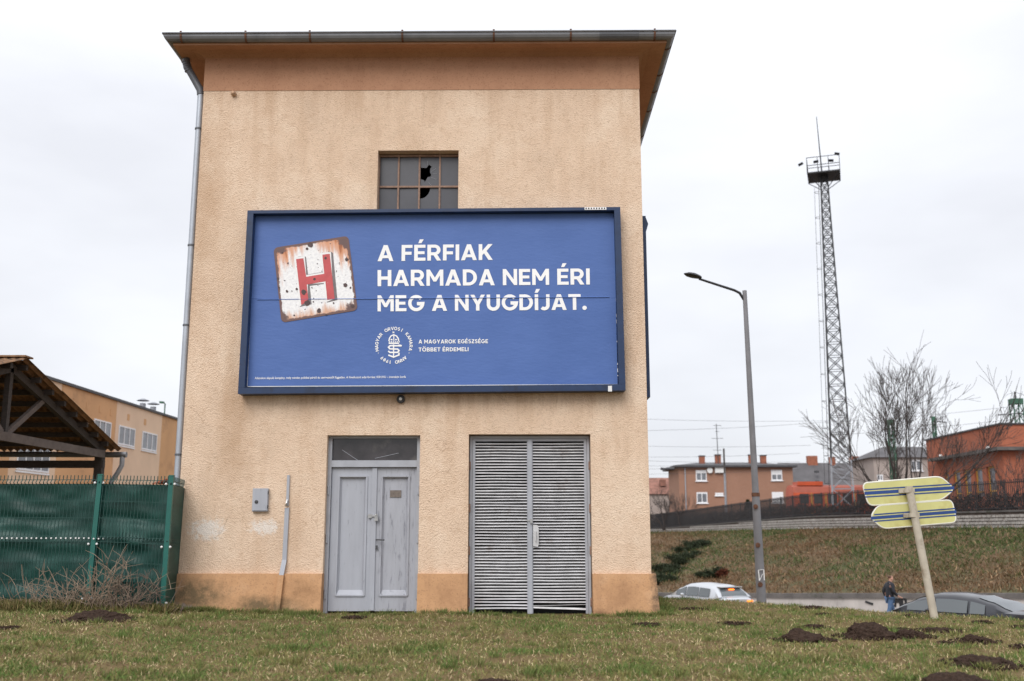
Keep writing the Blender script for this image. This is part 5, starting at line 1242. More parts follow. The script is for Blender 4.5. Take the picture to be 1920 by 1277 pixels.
# beige house beside the brick building
Yg = 112.0; gx0_, gx1_ = P(1640, 900, Yg).x, P(1752, 900, Yg).x; gz = P(1700, 856, Yg).z
gh = thing('beige_house', ((gx0_+gx1_)/2, Yg, 1), 'beige rendered house with a dark roof behind the bare tree', 'house')
MB().box(gx0_, gx1_, Yg, Yg+8, .3, gz).build('wall', M['wall_beige'], gh)
mb = MB(); zq = P(1700, 838, Yg+4).z; mb.add([(gx0_-.4, Yg-.4, gz-.1), (gx1_+.4, Yg-.4, gz-.1), (gx1_+.4, Yg+4, zq), (gx0_+2.5, Yg+4, zq), (gx0_-.4, Yg+8.4, gz-.1), (gx1_+.4, Yg+8.4, gz-.1)], [(0, 1, 2, 3), (3, 2, 5, 4), (0, 3, 4), (1, 5, 2), (0, 4, 5, 1)]); gro = mb.build('roof', M['rooftile_grey'], gh)
q = P(1692, 843, Yg+4); MB().box(q.x-.6, q.x+.6, Yg+3.6, Yg+4.5, zq-.5, q.z).build('chimney', M['chimney'], gro)
for p0, p1 in (((1708, 883), (1728, 862)), ((1645, 902), (1655, 890))):
    a, b_ = P(*p0, Yg), P(*p1, Yg); house_win(gh, a.x, b_.x, a.z, b_.z, Yg, .1)
# brown tiled house at the left, half hidden
Yk = 142.0; kx0, kx1 = P(1190, 900, Yk).x, P(1272, 900, Yk).x; kz1 = P(1240, 896, Yk+5).z; kz0 = P(1240, 925, Yk).z
kh = thing('tiled_house', ((kx0+kx1)/2, Yk, 1), 'low house with brown tiled roof left of the brick house', 'house')
MB().box(kx0, kx1, Yk+.3, Yk+9.5, .3, kz0).build('wall', M['wall_beige'], kh)
mb = MB(); mb.add([(kx0-.4, Yk, kz0-.1), (kx1+.2, Yk, kz0-.1), (kx1+.2, Yk+5, kz1), (kx0-.4, Yk+5, kz1), (kx0-.4, Yk+10, kz0-.1), (kx1+.2, Yk+10, kz0-.1)], [(0, 1, 2, 3), (3, 2, 5, 4), (0, 3, 4), (1, 5, 2)]); mb.build('roof', M['rooftile_brown'], kh)
q = P(1242, 905, Yk+2.5); MB().box(q.x-.4, q.x+.4, q.y-.6, q.y+.4, q.z-.5, q.z+.4).build('dormer', M['rooftile_brown'], kh)
# red brick building at the right
yq = 75.0; q = P(1875, 793, yq); qx, qz = q.x, q.z; _r = ray(1736, 828); yq2 = qx/_r.x*_r.y
br = thing('red_brick_building', (qx+6, 82, 1), 'flat roofed red brick railway building with ochre framed windows', 'building')
zl_ = P(1875, 842, yq).z
def yqp(px, py=890): r_ = ray(px, py); return qx/r_.x*r_.y
zw1 = P(1862, 874, yqp(1862)).z; zw0 = P(1862, 930, yqp(1862)).z
wins = [(yqp(b_), yqp(a)) for a, b_ in ((1770, 1779), (1787, 1800), (1806, 1820), (1827, 1842), (1850, 1866))]
mb = MB(); ys2 = sorted({yq, yq2}|{v for w_ in wins for v in w_}); zs2 = [.2, zw0, zw1, qz-.12]
for a, b_ in zip(ys2, ys2[1:]):
    for z0, z1 in zip(zs2, zs2[1:]):
        if z0 == zw0 and any(w_[0]-.001 <= a and b_ <= w_[1]+.001 for w_ in wins): continue
        mb.quad((qx, a, z0), (qx, b_, z0), (qx, b_, z1), (qx, a, z1))
for w0, w1 in wins:
    for y_ in (w0, w1): mb.quad((qx, y_, zw0), (qx+.3, y_, zw0), (qx+.3, y_, zw1), (qx, y_, zw1))
    mb.quad((qx, w0, zw1), (qx, w1, zw1), (qx+.3, w1, zw1), (qx+.3, w0, zw1)); mb.quad((qx, w0, zw0), (qx, w1, zw0), (qx+.3, w1, zw0), (qx+.3, w0, zw0))
mb.quad((qx, yq, .2), (qx+16, yq, .2), (qx+16, yq, qz-.12), (qx, yq, qz-.12)); mb.quad((qx, yq2, .2), (qx+16, yq2, .2), (qx+16, yq2, qz-.12), (qx, yq2, qz-.12)); mb.quad((qx+16, yq, .2), (qx+16, yq2, .2), (qx+16, yq2, qz-.12), (qx+16, yq, qz-.12))
mb.build('wall', M['brickred'], br)
MB().box(qx-.12, qx+16.1, yq-.12, yq2+.1, qz-.119, qz).build('roof', M['dark_trim'], br)
MB().box(qx-.7, qx+.0, yq-.7, yqp(1757), zl_-.12, zl_+.12).build('canopy_ledge', M['concrete_dark'], br); MB().box(qx+.002, qx+16, yq-.7, yq-.002, zl_-.12, zl_+.12).build('canopy_ledge', M['concrete_dark'], br)
for w0, w1 in wins:
    fr = MB(); t_ = .12
    fr.box(qx+.16, qx+.26, w0+.005, w0+t_, zw0, zw1-.005); fr.box(qx+.16, qx+.26, w1-t_, w1-.005, zw0, zw1-.005); fr.box(qx+.16, qx+.26, w0+t_, w1-t_, zw1-t_, zw1-.005); fr.box(qx+.16, qx+.26, w0+t_, w1-t_, zw0+.35, zw0+.45)
    o = fr.build('window', M['yellow_frame'], br); MB().quad((qx+.22, w0, zw0), (qx+.22, w1, zw0), (qx+.22, w1, zw1), (qx+.22, w0, zw1)).build('pane', M['pane_far'], o)
for px, py in ((1862, 835), (1772, 860)): q = P(px, py, yqp(px)-.6); MB().lathe((qx-.5, q.y, zl_+.2), [(.1, -.1), (.16, 0), (.1, .12)], 8).build('ledge_lamp', M['white_plastic'], br)
# green catenary lattice posts
def cat_post(px, ptop, y, w_px, label, arms):
    t_ = P(px, ptop, y); w_ = w_px/1880*y/2; o = thing('catenary_post', (t_.x, y, 1), label, 'mast', 'green catenary posts along the railway')
    cs_ = [Vector((t_.x+sx_*w_, y+sy_*w_, 0)) for sx_, sy_ in cs4]
    for c_ in cs_: MB().bar(c_+Vector((0, 0, .8)), c_+Vector((0, 0, t_.z)), .09).build('leg', M['green_steel'], o)
    mb = MB(); z = 1.0; k = 0
    while z+1.0 < t_.z:
        for i in range(4): a, b_ = cs_[i], cs_[(i+1) % 4]; mb.bar(Vector((a.x, a.y, z)), Vector((b_.x, b_.y, z+1.0)) if k % 2 else Vector((b_.x, b_.y, z+1.0)), .06)
        z += 1.0; k += 1
    tag(mb.build('lattice', M['green_steel'], o), kind='stuff')
    MB().box(t_.x-w_*1.15, t_.x+w_*1.15, y-w_*1.15, y+w_*1.15, t_.z-.5, t_.z).build('head', M['green_steel'], o)
    for dz, dx_ in arms:
        mb = MB(); mb.bar((t_.x, y, t_.z-dz), (t_.x+dx_, y, t_.z-dz-.15), .10); mb.build('arm', M['steel_dark'], o)
    return o, t_
c1, t1_ = cat_post(1904, 748, 96, 17, 'green lattice catenary post rising over the brick building roof', ((1.4, -1.8), (1.4, 1.8)))
MB().tube([(t1_.x, 96, t1_.z), (t1_.x, 96, t1_.z+.7)], .09, 6).build('tip', M['steel_dark'], c1)
mb = MB(); mb.tube([t1_+Vector((1.7*math.cos(R(a)), 0, -1.3+1.9*math.sin(R(a)))) for a in range(10, 175, 15)], .02, 4); mb.build('cable_loop', M['steel_dark'], c1)
cat_post(1669, 787, 92, 9, 'green lattice catenary post behind the bare tree trunks', ((.8, -.7),))
cat_post(1750, 781, 110, 5, 'thin green catenary post left of the brick building', ((.5, 1.4),))
# overhead wires
wi = 0
for (a, b_, y0_, y1_) in (((1180, 785), (1560, 789), 105, 105), ((1180, 808), (1545, 792), 105, 100), ((1545, 792), (1903, 762), 100, 95), ((1180, 836), (1520, 835), 108, 108), ((1180, 857), (1500, 850), 112, 112), ((1180, 863), (1500, 866), 112, 112), ((1180, 871), (1300, 872), 115, 115), ((1180, 880), (1480, 869), 118, 118), ((1500, 820), (1905, 786), 108, 95), ((1180, 889), (1500, 880), 118, 118)):
    p0, p1 = P(*a, y0_), P(*b_, y1_); pts = [p0.lerp(p1, k/8)-Vector((0, 0, .15*math.sin(math.pi*k/8))) for k in range(9)]
    tag(MB().tube(pts, .016, 4).build('overhead_wire', M['steel_dark']), 'thin dark overhead railway wire crossing the pale sky', 'wire', 'overhead railway wires')
q = P(1238, 879, 112); tag(MB().lathe(q, [(.04, -.8), (.16, -.7), (.1, -.3), (.18, 0), (.1, .3), (.16, .7), (.04, .8)], 8).build('wire_insulator', M['steel_dark']), 'dark insulator hanging in the railway wires beside the building', 'insulator')
bpy.data.objects['wire_insulator'].rotation_euler = (0, math.pi/2, 0); bpy.data.objects['wire_insulator'].location = q

# ================================================================== plants
def leafmesh(name, pos, dirs, ln, wd, cols, mat, parent=None, kite=True):
    """many little kite blades in one mesh: arrays pos (n,3), dirs (n,3), ln (n), wd (n), cols (n,3)"""
    n_ = len(pos); rv = RNG.normal(size=(n_, 3)); side = np.cross(dirs, rv); side /= np.linalg.norm(side, axis=1)[:, None]+1e-9
    mid = pos+dirs*(ln*.45)[:, None]; tip = pos+dirs*ln[:, None]; tip[:, 2] -= ln*.12
    v = np.empty((n_, 4, 3)); v[:, 0] = pos; v[:, 1] = mid+side*(wd/2)[:, None]; v[:, 2] = tip; v[:, 3] = mid-side*(wd/2)[:, None]
    me = bpy.data.meshes.new(name); me.vertices.add(n_*4); me.vertices.foreach_set('co', v.reshape(-1)); me.loops.add(n_*4); me.loops.foreach_set('vertex_index', np.arange(n_*4, dtype=np.int32))
    me.polygons.add(n_); me.polygons.foreach_set('loop_start', np.arange(0, n_*4, 4, dtype=np.int32)); me.polygons.foreach_set('loop_total', np.full(n_, 4, dtype=np.int32)); me.update(calc_edges=True)
    at = me.color_attributes.new('Col', 'FLOAT_COLOR', 'POINT'); c4 = np.ones((n_*4, 4)); c4[:, :3] = np.repeat(cols, 4, axis=0); at.data.foreach_set('color', c4.reshape(-1))
    me.materials.append(mat); o = bpy.data.objects.new(name, me); C.objects.link(o)
    if parent is not None: o.parent = parent; o.location = -WLOC.get(parent.name, Vector((0, 0, 0)))
    return o
GM = attr_mat('grass_blade', .7, .2)
# molehills first, so that the grass can leave them free
MOLES = [(180, 1178, 112, .55, 'wide flat dark molehill on the lawn in front of the green fence'),
 (1505, 1196, 74, 1, 'dark molehill with a small heap attached on the right lawn'), (1545, 1197, 30, .7, 'small crumbly heap attached to a larger molehill'), (1528, 1175, 40, .7, 'small molehill just behind the pair of attached heaps'),
 (1629, 1195, 84, 1, 'tall double topped molehill in front of the leaning sign'), (1632, 1178, 50, 1.0, 'rounded heap right behind the tall double topped molehill'), (1706, 1194, 62, .9, 'dark molehill between the tall molehill and the broken low one'), (1690, 1180, 40, .6, 'small soil heap behind a dark molehill'),
 (1760, 1184, 62, .55, 'low broken molehill with grass growing through it'), (1775, 1205, 30, .5, 'tiny soil heap in the grass beside a broken molehill'), (1828, 1203, 58, .9, 'compact dark molehill right of the broken low one'),
 (1845, 1248, 104, .65, 'large dark molehill with a grass tuft on its flank'), (1800, 1284, 140, .6, 'widest dark molehill at the front edge of the lawn'),
 (1378, 1170, 40, .4, 'low old molehill in the middle of the right lawn'), (1215, 1170, 40, .6, 'small molehill beside the corner of the building plinth'),
 (664, 1158, 34, .7, 'small soil heap against the foot of the grey wooden door'), (928, 1278, 84, .7, 'molehill at the front lawn edge before the louvred door'),
 (1490, 1124, 28, .6, 'small dark molehill near the lawn crest by the lamp'), (1525, 1141, 34, .6, 'dark soil patch near the lawn crest'), (1590, 1131, 26, .5, 'flat soil patch on the lawn crest'), (1710, 1156, 24, .5, 'tiny molehill just left of the leaning sign foot'),
 (1842, 1165, 30, .5, 'soil patch in a grass tuft right of the sign foot'), (1912, 1174, 26, .6, 'small molehill right of the sign near the lawn crest'), (1922, 1214, 40, .8, 'dark molehill beyond the compact one at the right'), (1545, 1153, 20, .4, 'thin soil scrape on the right lawn'), (1405, 1123, 30, .3, 'bare soil patch on the lawn crest below the lamp'), (14, 1197, 30, .4, 'small soil patch left of the wide flat molehill'), (1300, 1143, 40, .3, 'low bare soil patch on the lawn right of the building')]
mpos = []
for px, py, wpx, hk, lab in MOLES:
    q = PZ(px, py-2, .02); r_ = wpx/2/1880*q.y/math.cos(PITCH)*1.0; rs = random.Random(int(px*7+py))
    hh = r_*.55*hk; bm = bmesh.new(); bmesh.ops.create_icosphere(bm, subdivisions=5 if wpx > 45 else 4, radius=1)
    bmesh.ops.delete(bm, geom=[v for v in bm.verts if v.co.z < -.12], context='VERTS'); sd0 = rs.uniform(0, 50)
    for v in bm.verts:
        a = v.co.copy(); n1_ = mnoise.noise(a*1.3+Vector((sd0, 0, 0))); n2_ = mnoise.noise(a*5+Vector((sd0, 3, 0))); n3_ = abs(mnoise.noise(a*12+Vector((sd0, 5, 0)))); n4_ = abs(mnoise.noise(a*24+Vector((sd0, 9, 0))))
        k = 1+.38*n1_+.15*n2_; zz_ = max(a.z, 0)**1.25
        v.co = Vector((a.x*r_*k, a.y*r_*.9*k, (zz_*(1+.35*n1_)+.16*n2_*zz_)*hh+(.16*n3_+.10*n4_)*hh*min(1, 3*max(a.z, 0)+.15)-.02+min(0, a.z)*hh*.5))
    me = bpy.data.meshes.new('molehill'); bm.to_mesh(me); bm.free(); me.materials.append(M['soil']); o = bpy.data.objects.new('molehill', me); C.objects.link(o)
    o.location = (q.x, q.y, ground_z(q.x, q.y)); tag(o, lab, 'molehill', 'molehills on the lawn'); mpos.append((q.x, q.y, r_))
    # loose crumbs scattered around belong to the heap
    cr_ = MB()
    for k in range(int(30+wpx*1.6)):
        a = rs.uniform(0, 6.283); d_ = r_*rs.uniform(.55, 1.5); x_, y_ = d_*math.cos(a), d_*math.sin(a); s_ = rs.uniform(.006, .02); zz_ = max(0, 1-d_/r_)*hh*.8
        cr_.add([(x_+s_*rs.uniform(.6, 1.3)*dx_, y_+s_*rs.uniform(.6, 1.3)*dy_, zz_+s_*dz_+.012) for dx_, dy_, dz_ in ((1, 0, 0), (-1, 0, 0), (0, 1, 0), (0, -1, 0), (0, 0, 1), (0, 0, -1))], [(0, 2, 4), (2, 1, 4), (1, 3, 4), (3, 0, 4), (2, 0, 5), (1, 2, 5), (3, 1, 5), (0, 3, 5)])
    me = cr_.mesh('soil_crumbs', M['soil']); c_ = bpy.data.objects.new('soil_crumbs', me); C.objects.link(c_); c_.parent = o; c_['kind'] = 'stuff'
def vnoise(x, y, f, seed):
    return np.array([mnoise.noise(Vector((a*f, b_*f, seed))) for a, b_ in zip(x, y)])
def grass():
    n_ = 470000
    y = 6.2+ (RNG.random(n_)**1.25)*13.5; half = .56*y+1.2; x = (RNG.random(n_)*2-1)*half
    keep = ~((x > XL-.1) & (x < XR+.12) & (y > D-.13))
    keep &= ~((x < XL) & (y > 14.4))
    for mx, my, mr_ in mpos: keep &= ((x-mx)**2+((y-my)*1.05)**2) > (mr_*.93)**2
    x, y = x[keep], y[keep]
    # coarse grids for height and colour noise
    gx = np.linspace(-14, 14, 240); gy = np.linspace(5, 21, 150)
    def bil(G, x, y):
        fx = np.clip((x-gx[0])/(gx[1]-gx[0]), 0, len(gx)-1.001); fy_ = np.clip((y-gy[0])/(gy[1]-gy[0]), 0, len(gy)-1.001); i = fx.astype(int); j = fy_.astype(int); u = fx-i; v = fy_-j
        return G[j, i]*(1-u)*(1-v)+G[j, i+1]*u*(1-v)+G[j+1, i]*(1-u)*v+G[j+1, i+1]*u*v
    H = np.array([[ground_z(a, b_) for a in gx] for b_ in gy])
    def NG(f, sd): return np.array([[mnoise.noise(Vector((a*f, b_*f*1.1, sd))) for a in gx] for b_ in gy])
    g1, g2, g3 = bil(NG(.5, 3), x, y), bil(NG(1.7, 8), x, y), bil(NG(4.5, 15), x, y)
    dens = .60+.75*g2+.55*g3+.2*g1; k2 = RNG.random(len(x)) < np.clip(dens, .05, 1); x, y, g1, g2, g3 = x[k2], y[k2], g1[k2], g2[k2], g3[k2]
    z = bil(H, x, y); n_ = len(x); tuft = np.clip(g3*1.6+g2*.6-.25, 0, 1)
    ln = .028+.036*RNG.random(n_)+.09*tuft*RNG.random(n_); wd = .0035+.0035*RNG.random(n_)
    tilt = RNG.random(n_)**.8*1.25; az = RNG.random(n_)*6.283
    d = np.stack([np.sin(tilt)*np.cos(az), np.sin(tilt)*np.sin(az), np.cos(tilt)], 1)
    green = np.clip(.50+.8*g1+.75*g2+.7*tuft+.2*RNG.normal(size=n_), 0, 1)
    c_g = np.array([.105, .165, .040]); c_o = np.array([.24, .215, .08]); c_s = np.array([.58, .46, .28]); c_b = np.array([.17, .10, .06])
    col = np.where((RNG.random(n_) < green*.85)[:, None], c_g, c_o); rr = RNG.random(n_)
    col = np.where((rr < .20*(1.15-green))[:, None], c_s, col); col = np.where(((rr > .86) & (green < .55))[:, None], c_b, col)
    col = col*(.65+.7*RNG.random(n_))[:, None]
    o = leafmesh('grass', np.stack([x, y, z-.003], 1), d, ln, wd, col, GM); tag(o, 'short patchy winter grass covering the lawn', 'grass', kind='stuff')
grass()
def bank_grass():
    n_ = 95000; I = RNG.random(n_)*(NA-1.001); J = RNG.random(n_)*(NB-1.001); E_ = np.array([[tuple(q) for q in r_] for r_ in EMB]); i = I.astype(int); j = J.astype(int); u = (I-i)[:, None]; v = (J-j)[:, None]
    p_ = E_[i, j]*(1-u)*(1-v)+E_[i+1, j]*u*(1-v)+E_[i, j+1]*(1-u)*v+E_[i+1, j+1]*u*v
    px_ = 980+1880*p_[:, 0]/p_[:, 1]; k = (px_ > 1180) & (px_ < 2000) & (p_[:, 1] < 125); p_ = p_[k]; n_ = len(p_)
    g1 = vnoise(p_[:, 0], p_[:, 1]*.6, .11, 2)+.5*vnoise(p_[:, 0], p_[:, 1], .3, 9); g2 = vnoise(p_[:, 0], p_[:, 1], .6, 5)
    ln = (.10+.22*RNG.random(n_))*(1+1.3*np.clip(g2, 0, 1)); wd = .025+.03*RNG.random(n_); tilt = RNG.random(n_)*1.3; az = RNG.random(n_)*6.283
    d = np.stack([np.sin(tilt)*np.cos(az), np.sin(tilt)*np.sin(az), np.cos(tilt)], 1)
    w_ = g1*1.5+g2*.9+.25*RNG.normal(size=n_)+.9*(J[k]/NB-.45)
    cg, cb_, cs_ = np.array([.068, .10, .030]), np.array([.15, .088, .046]), np.array([.30, .20, .115])
    mixw = np.clip(.5+1.6*(w_-.05), 0, 1)[:, None]; col = cg*mixw+cb_*(1-mixw); col = np.where((RNG.random(n_) < .16)[:, None], cs_, col)*(.55+.75*RNG.random(n_))[:, None]
    tag(leafmesh('bank_grass', p_, d, ln, wd, col, GM), 'rough brown and green grass covering the railway bank', 'grass', kind='stuff')
bank_grass()
def tufts():          # lush clumps scattered over the lawn and along the foot of the wall
    P_, D_, L_, W_, C_ = [], [], [], [], []; rs_ = np.random.default_rng(77); spots = []
    for k in range(380):
        y_ = 7.2+rs_.random()**1.1*10; spots.append((rs_.uniform(-1, 1)*(.55*y_+.6), y_, rs_.uniform(.04, .13), rs_.uniform(.05, .10)))
    for k in range(150): spots.append((rs_.uniform(XL-.2, XR+.3), D-.15-abs(rs_.normal())*.05, rs_.uniform(.05, .12), rs_.uniform(.04, .11)))
    for k in range(40): spots.append((XR+.2+abs(rs_.normal())*.1, rs_.uniform(D-.1, 17), rs_.uniform(.06, .12), rs_.uniform(.06, .12)))
    for x_, y_, r_, h_ in spots:
        if XL-.05 < x_ < XR+.1 and y_ > D-.12: continue
        if (dx0 < x_ < dx1 or lx0 < x_ < lx1) and y_ > D-.3 and rs_.random() < .6: continue
        if any((x_-mx)**2+(y_-my)**2 < mr_**2 for mx, my, mr_ in mpos): continue
        n_ = int(25+550*r_); a = rs_.random(n_)*6.283; rr = r_*np.abs(rs_.normal(size=n_))*.8; x = x_+rr*np.cos(a); y = y_+rr*np.sin(a)*.8; z0 = ground_z(x_, y_)
        tl = .25+.7*np.minimum(rr/r_, 1.3)*rs_.random(n_); D_.append(np.stack([np.sin(tl)*np.cos(a), np.sin(tl)*np.sin(a), np.cos(tl)], 1)); P_.append(np.stack([x, y, np.full(n_, z0)], 1)); L_.append(h_*(.5+.7*rs_.random(n_))); W_.append(.004+.003*rs_.random(n_))
        u_ = rs_.random(); base = np.array([.115, .17, .045])*u_+np.array([.22, .20, .075])*(1-u_); C_.append(base*(.55+.85*rs_.random(n_))[:, None])
    tag(leafmesh('grass_tufts', np.concatenate(P_), np.concatenate(D_), np.concatenate(L_), np.concatenate(W_), np.concatenate(C_), GM), 'greener longer tufts of grass scattered over the lawn', 'grass', kind='stuff')
tufts()
# creeping juniper patches on the bank
def shrub(name, spots, label, tint, n_each, seed):
    rs_ = np.random.default_rng(seed); ps, ds_, ls, ws, cs_ = [], [], [], [], []
    stems = MB(); base = None
    for px, py, w_px, h_px in spots:
        # find the bank point seen at this pixel
        best = None
        for r_ in EMB:
            for q in r_:
                if q.y < 5: continue
                d_ = q-camo.location; fx = ray(px, py); t = d_.y/fx.y; e_ = (Vector((fx.x*t, fx.y*t, fx.z*t))-d_).length/d_.y
                if best is None or e_ < best[0]: best = (e_, q)
        q = best[1]; base = base or q; sx_ = w_px/1880*q.y/2; sz_ = h_px/1880*q.y
        c_ = rs_.normal(size=(n_each, 3))*np.array([sx_*.5, sx_*.7, sz_*.3])+np.array([q.x, q.y, q.z+sz_*.35]); cl = rs_.normal(size=(14, 3))*np.array([sx_*.55, sx_*.7, sz_*.3])+np.array([q.x, q.y, q.z+sz_*.4])
        pick = cl[rs_.integers(0, 14, n_each)]; c_ = c_*.38+pick*.62+rs_.normal(size=(n_each, 3))*sx_*.12
        c_[:, 2] = np.maximum(c_[:, 2], q.z-.1)
        ps.append(c_); dd = rs_.normal(size=(n_each, 3)); dd[:, 2] = np.abs(dd[:, 2])*.8+.2; ds_.append(dd/np.linalg.norm(dd, axis=1)[:, None]); ls.append(.12+.18*rs_.random(n_each)); ws.append(.03+.035*rs_.random(n_each))
        cs_.append(np.array(tint)*(.4+1.1*rs_.random(n_each))[:, None])
        for k in range(6): a = rs_.normal(size=2); stems.tube([q+Vector((0, 0, -.1)), q+Vector((a[0]*sx_*.4, a[1]*sx_*.4, sz_*.4))], .03, 5)
    t_ = thing(name, base, label, 'shrub'); stems.build('stems', M['bark'], t_)
    o = leafmesh('foliage', np.concatenate(ps), np.concatenate(ds_), np.concatenate(ls), np.concatenate(ws), np.concatenate(cs_), GM, t_); o['kind'] = 'stuff'
shrub('juniper_shrub', [(1312-78*t+14*math.sin(37*t), 1022+70*t+5*math.sin(61*t), 24+14*math.sin(23*t)**2, 7+5*math.sin(41*t)**2) for t in [k/21 for k in range(22)]], 'dark green creeping shrub spreading down the bank beside the building', (.028, .038, .018), 800, 4)
shrub('juniper_shrub', [(1318, 1086, 24, 8), (1330, 1081, 30, 11), (1338, 1084, 26, 9), (1346, 1077, 26, 11)], 'small dark green shrub on the bank above the silver car', (.028, .038, .018), 900, 9)
shrub('russet_shrub', [(1357, 1079, 20, 16)], 'small russet shrub touching the dark green one above the silver car', (.10, .028, .014), 700, 6)
# bramble hedge behind the railing
def hedge():
    n_ = 42000; k = RNG.random(n_)*(len(Q)-2); i = k.astype(int); q = np.array([tuple(p_) for p_ in Q]); base = q[i]+(q[i+1]-q[i])*(k-i)[:, None]
    top_ = np.array([top_h(y_) for y_ in base[:, 1]]); keepn = (base[:, 1] > 38) & (base[:, 1] < 150); base, top_, k = base[keepn], top_[keepn], k[keepn]; n_ = len(base)
    hgt = 1.15+.35*np.array([mnoise.noise(Vector((a*.25, b_*.25, 1))) for a, b_ in base[:, :2]]); h0 = RNG.random(n_)**1.2*hgt
    p_ = base.copy(); p_[:, 0] += .35+RNG.random(n_)*1.3; p_[:, 1] += RNG.random(n_)*.4; p_[:, 2] += top_*.6+h0
    d = RNG.normal(size=(n_, 3))*np.array([.5, .5, .4]); d[:, 2] += .55; d /= np.linalg.norm(d, axis=1)[:, None]
    ln = .25+.5*RNG.random(n_); wd = .03+.035*RNG.random(n_); col = np.where((RNG.random(n_) < .22)[:, None], np.array([.12, .085, .07]), np.array([.030, .022, .021]))*(.6+.8*RNG.random(n_))[:, None]
    tag(leafmesh('bramble_hedge', p_, d, ln, wd, col, GM), 'dark leafless bramble hedge growing behind the iron railing', 'hedge', kind='stuff')
hedge()
# bare trees
def branch_tree(name, base, label, stems, length, seed, lean=.5, levels=6, mat='bark', r0=.13, twig=.012):
    rs_ = random.Random(seed); t_ = thing(name, base, label, 'tree'); trunk = MB(); crown = MB()
    def grow(p_, d_, L_, r_, lev):
        n_ = 4 if lev < 3 else 3; pts = [p_]; rr = [r_]; d2 = d_.copy(); q = p_.copy()
        for k in range(n_):
            d2 = (d2+Vector((rs_.gauss(0, .11), rs_.gauss(0, .11), rs_.gauss(.05, .06)))).normalized(); q = q+d2*(L_/n_); pts.append(q.copy()); rr.append(max(twig*.42, r_*(1-.45*(k+1)/n_)))
        (trunk if lev == 0 else crown).tube(pts, rr, 6 if lev < 2 else (4 if lev < 4 else 3), False)
        if lev >= levels-1: return
        kids = 3 if lev < 5 else 2
        for k in range(kids):
            f = 1.0 if k == 0 else rs_.uniform(.35, .95); idx = f*n_; i = min(int(idx), n_-1); pp = pts[i].lerp(pts[i+1], idx-i)
            ax = Vector((rs_.gauss(0, 1), rs_.gauss(0, 1), rs_.gauss(0, .5))).normalized(); nd = d2.copy(); nd.rotate(Matrix.Rotation(rs_.uniform(.25, .75) if k else rs_.uniform(.05, .3), 3, ax))
            grow(pp, nd, L_*rs_.uniform(.6, .82), max(twig*.5, rr[-1]*(.95 if k == 0 else rs_.uniform(.5, .75))), lev+1)
    for sx_, sy_, L_ in stems: grow(base+Vector((sx_*.25, sy_*.25, 0)), Vector((sx_*lean, sy_*lean, 1)).normalized(), L_, r0*rs_.uniform(.75, 1.1), 0)
    trunk.build('trunk', M[mat], t_, True); o = crown.build('crown', M[mat], t_); o['kind'] = 'stuff'; return t_
tb = P(1702, 935, 64); tb.z = 1.0
branch_tree('bare_tree', tb, 'leafless many stemmed tree spreading above the direction sign', [(-1.0, 0, 3.2), (-.5, .3, 3.7), (-.1, -.3, 4.1), (.4, .1, 4.0), (1.0, -.2, 3.7), (-.7, -.5, 3.2), (.8, .5, 3.5)], 3, 21, .66, 6, r0=.12, twig=.026)
b2_ = P(1245, 960, 116); b2_.z = 1.0
branch_tree('bare_shrub', b2_, 'grey brown leafless shrub in front of the tiled house roof', [(-.6, 0, 1.7), (.1, .2, 1.9), (.7, 0, 1.6), (-.2, -.3, 1.6), (.45, .3, 1.7)], 2, 5, .7, 5, r0=.08, twig=.028)
b2_ = P(1279, 955, 110); b2_.z = 1.0
branch_tree('bare_shrub', b2_, 'small leafless shrub before the left corner of the brick house', [(-.5, 0, 1.5), (.2, .2, 1.6), (.7, 0, 1.4)], 2, 8, .7, 5, r0=.07, twig=.028)
b2_ = P(1905, 930, 60); b2_.z = 1.0
branch_tree('bare_tree', b2_, 'leafless twiggy tree in front of the brick building corner', [(-.6, 0, 1.9), (.1, .2, 2.1), (.6, 0, 2.0)], 2, 12, .5, 5, r0=.07, twig=.02)
for px, hpx, lab in ((1402, 28, 'taller dark conical evergreen in front of the brown house'), (1410, 22, 'shorter dark conical evergreen in front of the brown house')):
    q = P(px, 943, 112); q.z = 1.2; hh = hpx/1880*112+1.2; t_ = thing('conifer', q, lab, 'tree'); MB().tube([q-Vector((0, 0, .2)), q+Vector((0, 0, hh*.9))], [.08, .02], 6).build('trunk', M['bark'], t_)
    k = 1500; u = RNG.random(k); a = RNG.random(k)*6.283; r_ = .55*(1-u)**.7*(.6+.5*RNG.random(k)); p_ = np.stack([q.x+r_*np.cos(a), q.y+r_*np.sin(a), q.z+.1+u*hh], 1); d = np.stack([np.cos(a)*.5, np.sin(a)*.5, np.full(k, .8)], 1)
    o = leafmesh('crown', p_, d, .25+.1*RNG.random(k), np.full(k, .09), np.array([.018, .032, .014])*(.5+RNG.random(k))[:, None], GM, t_); o['kind'] = 'stuff'
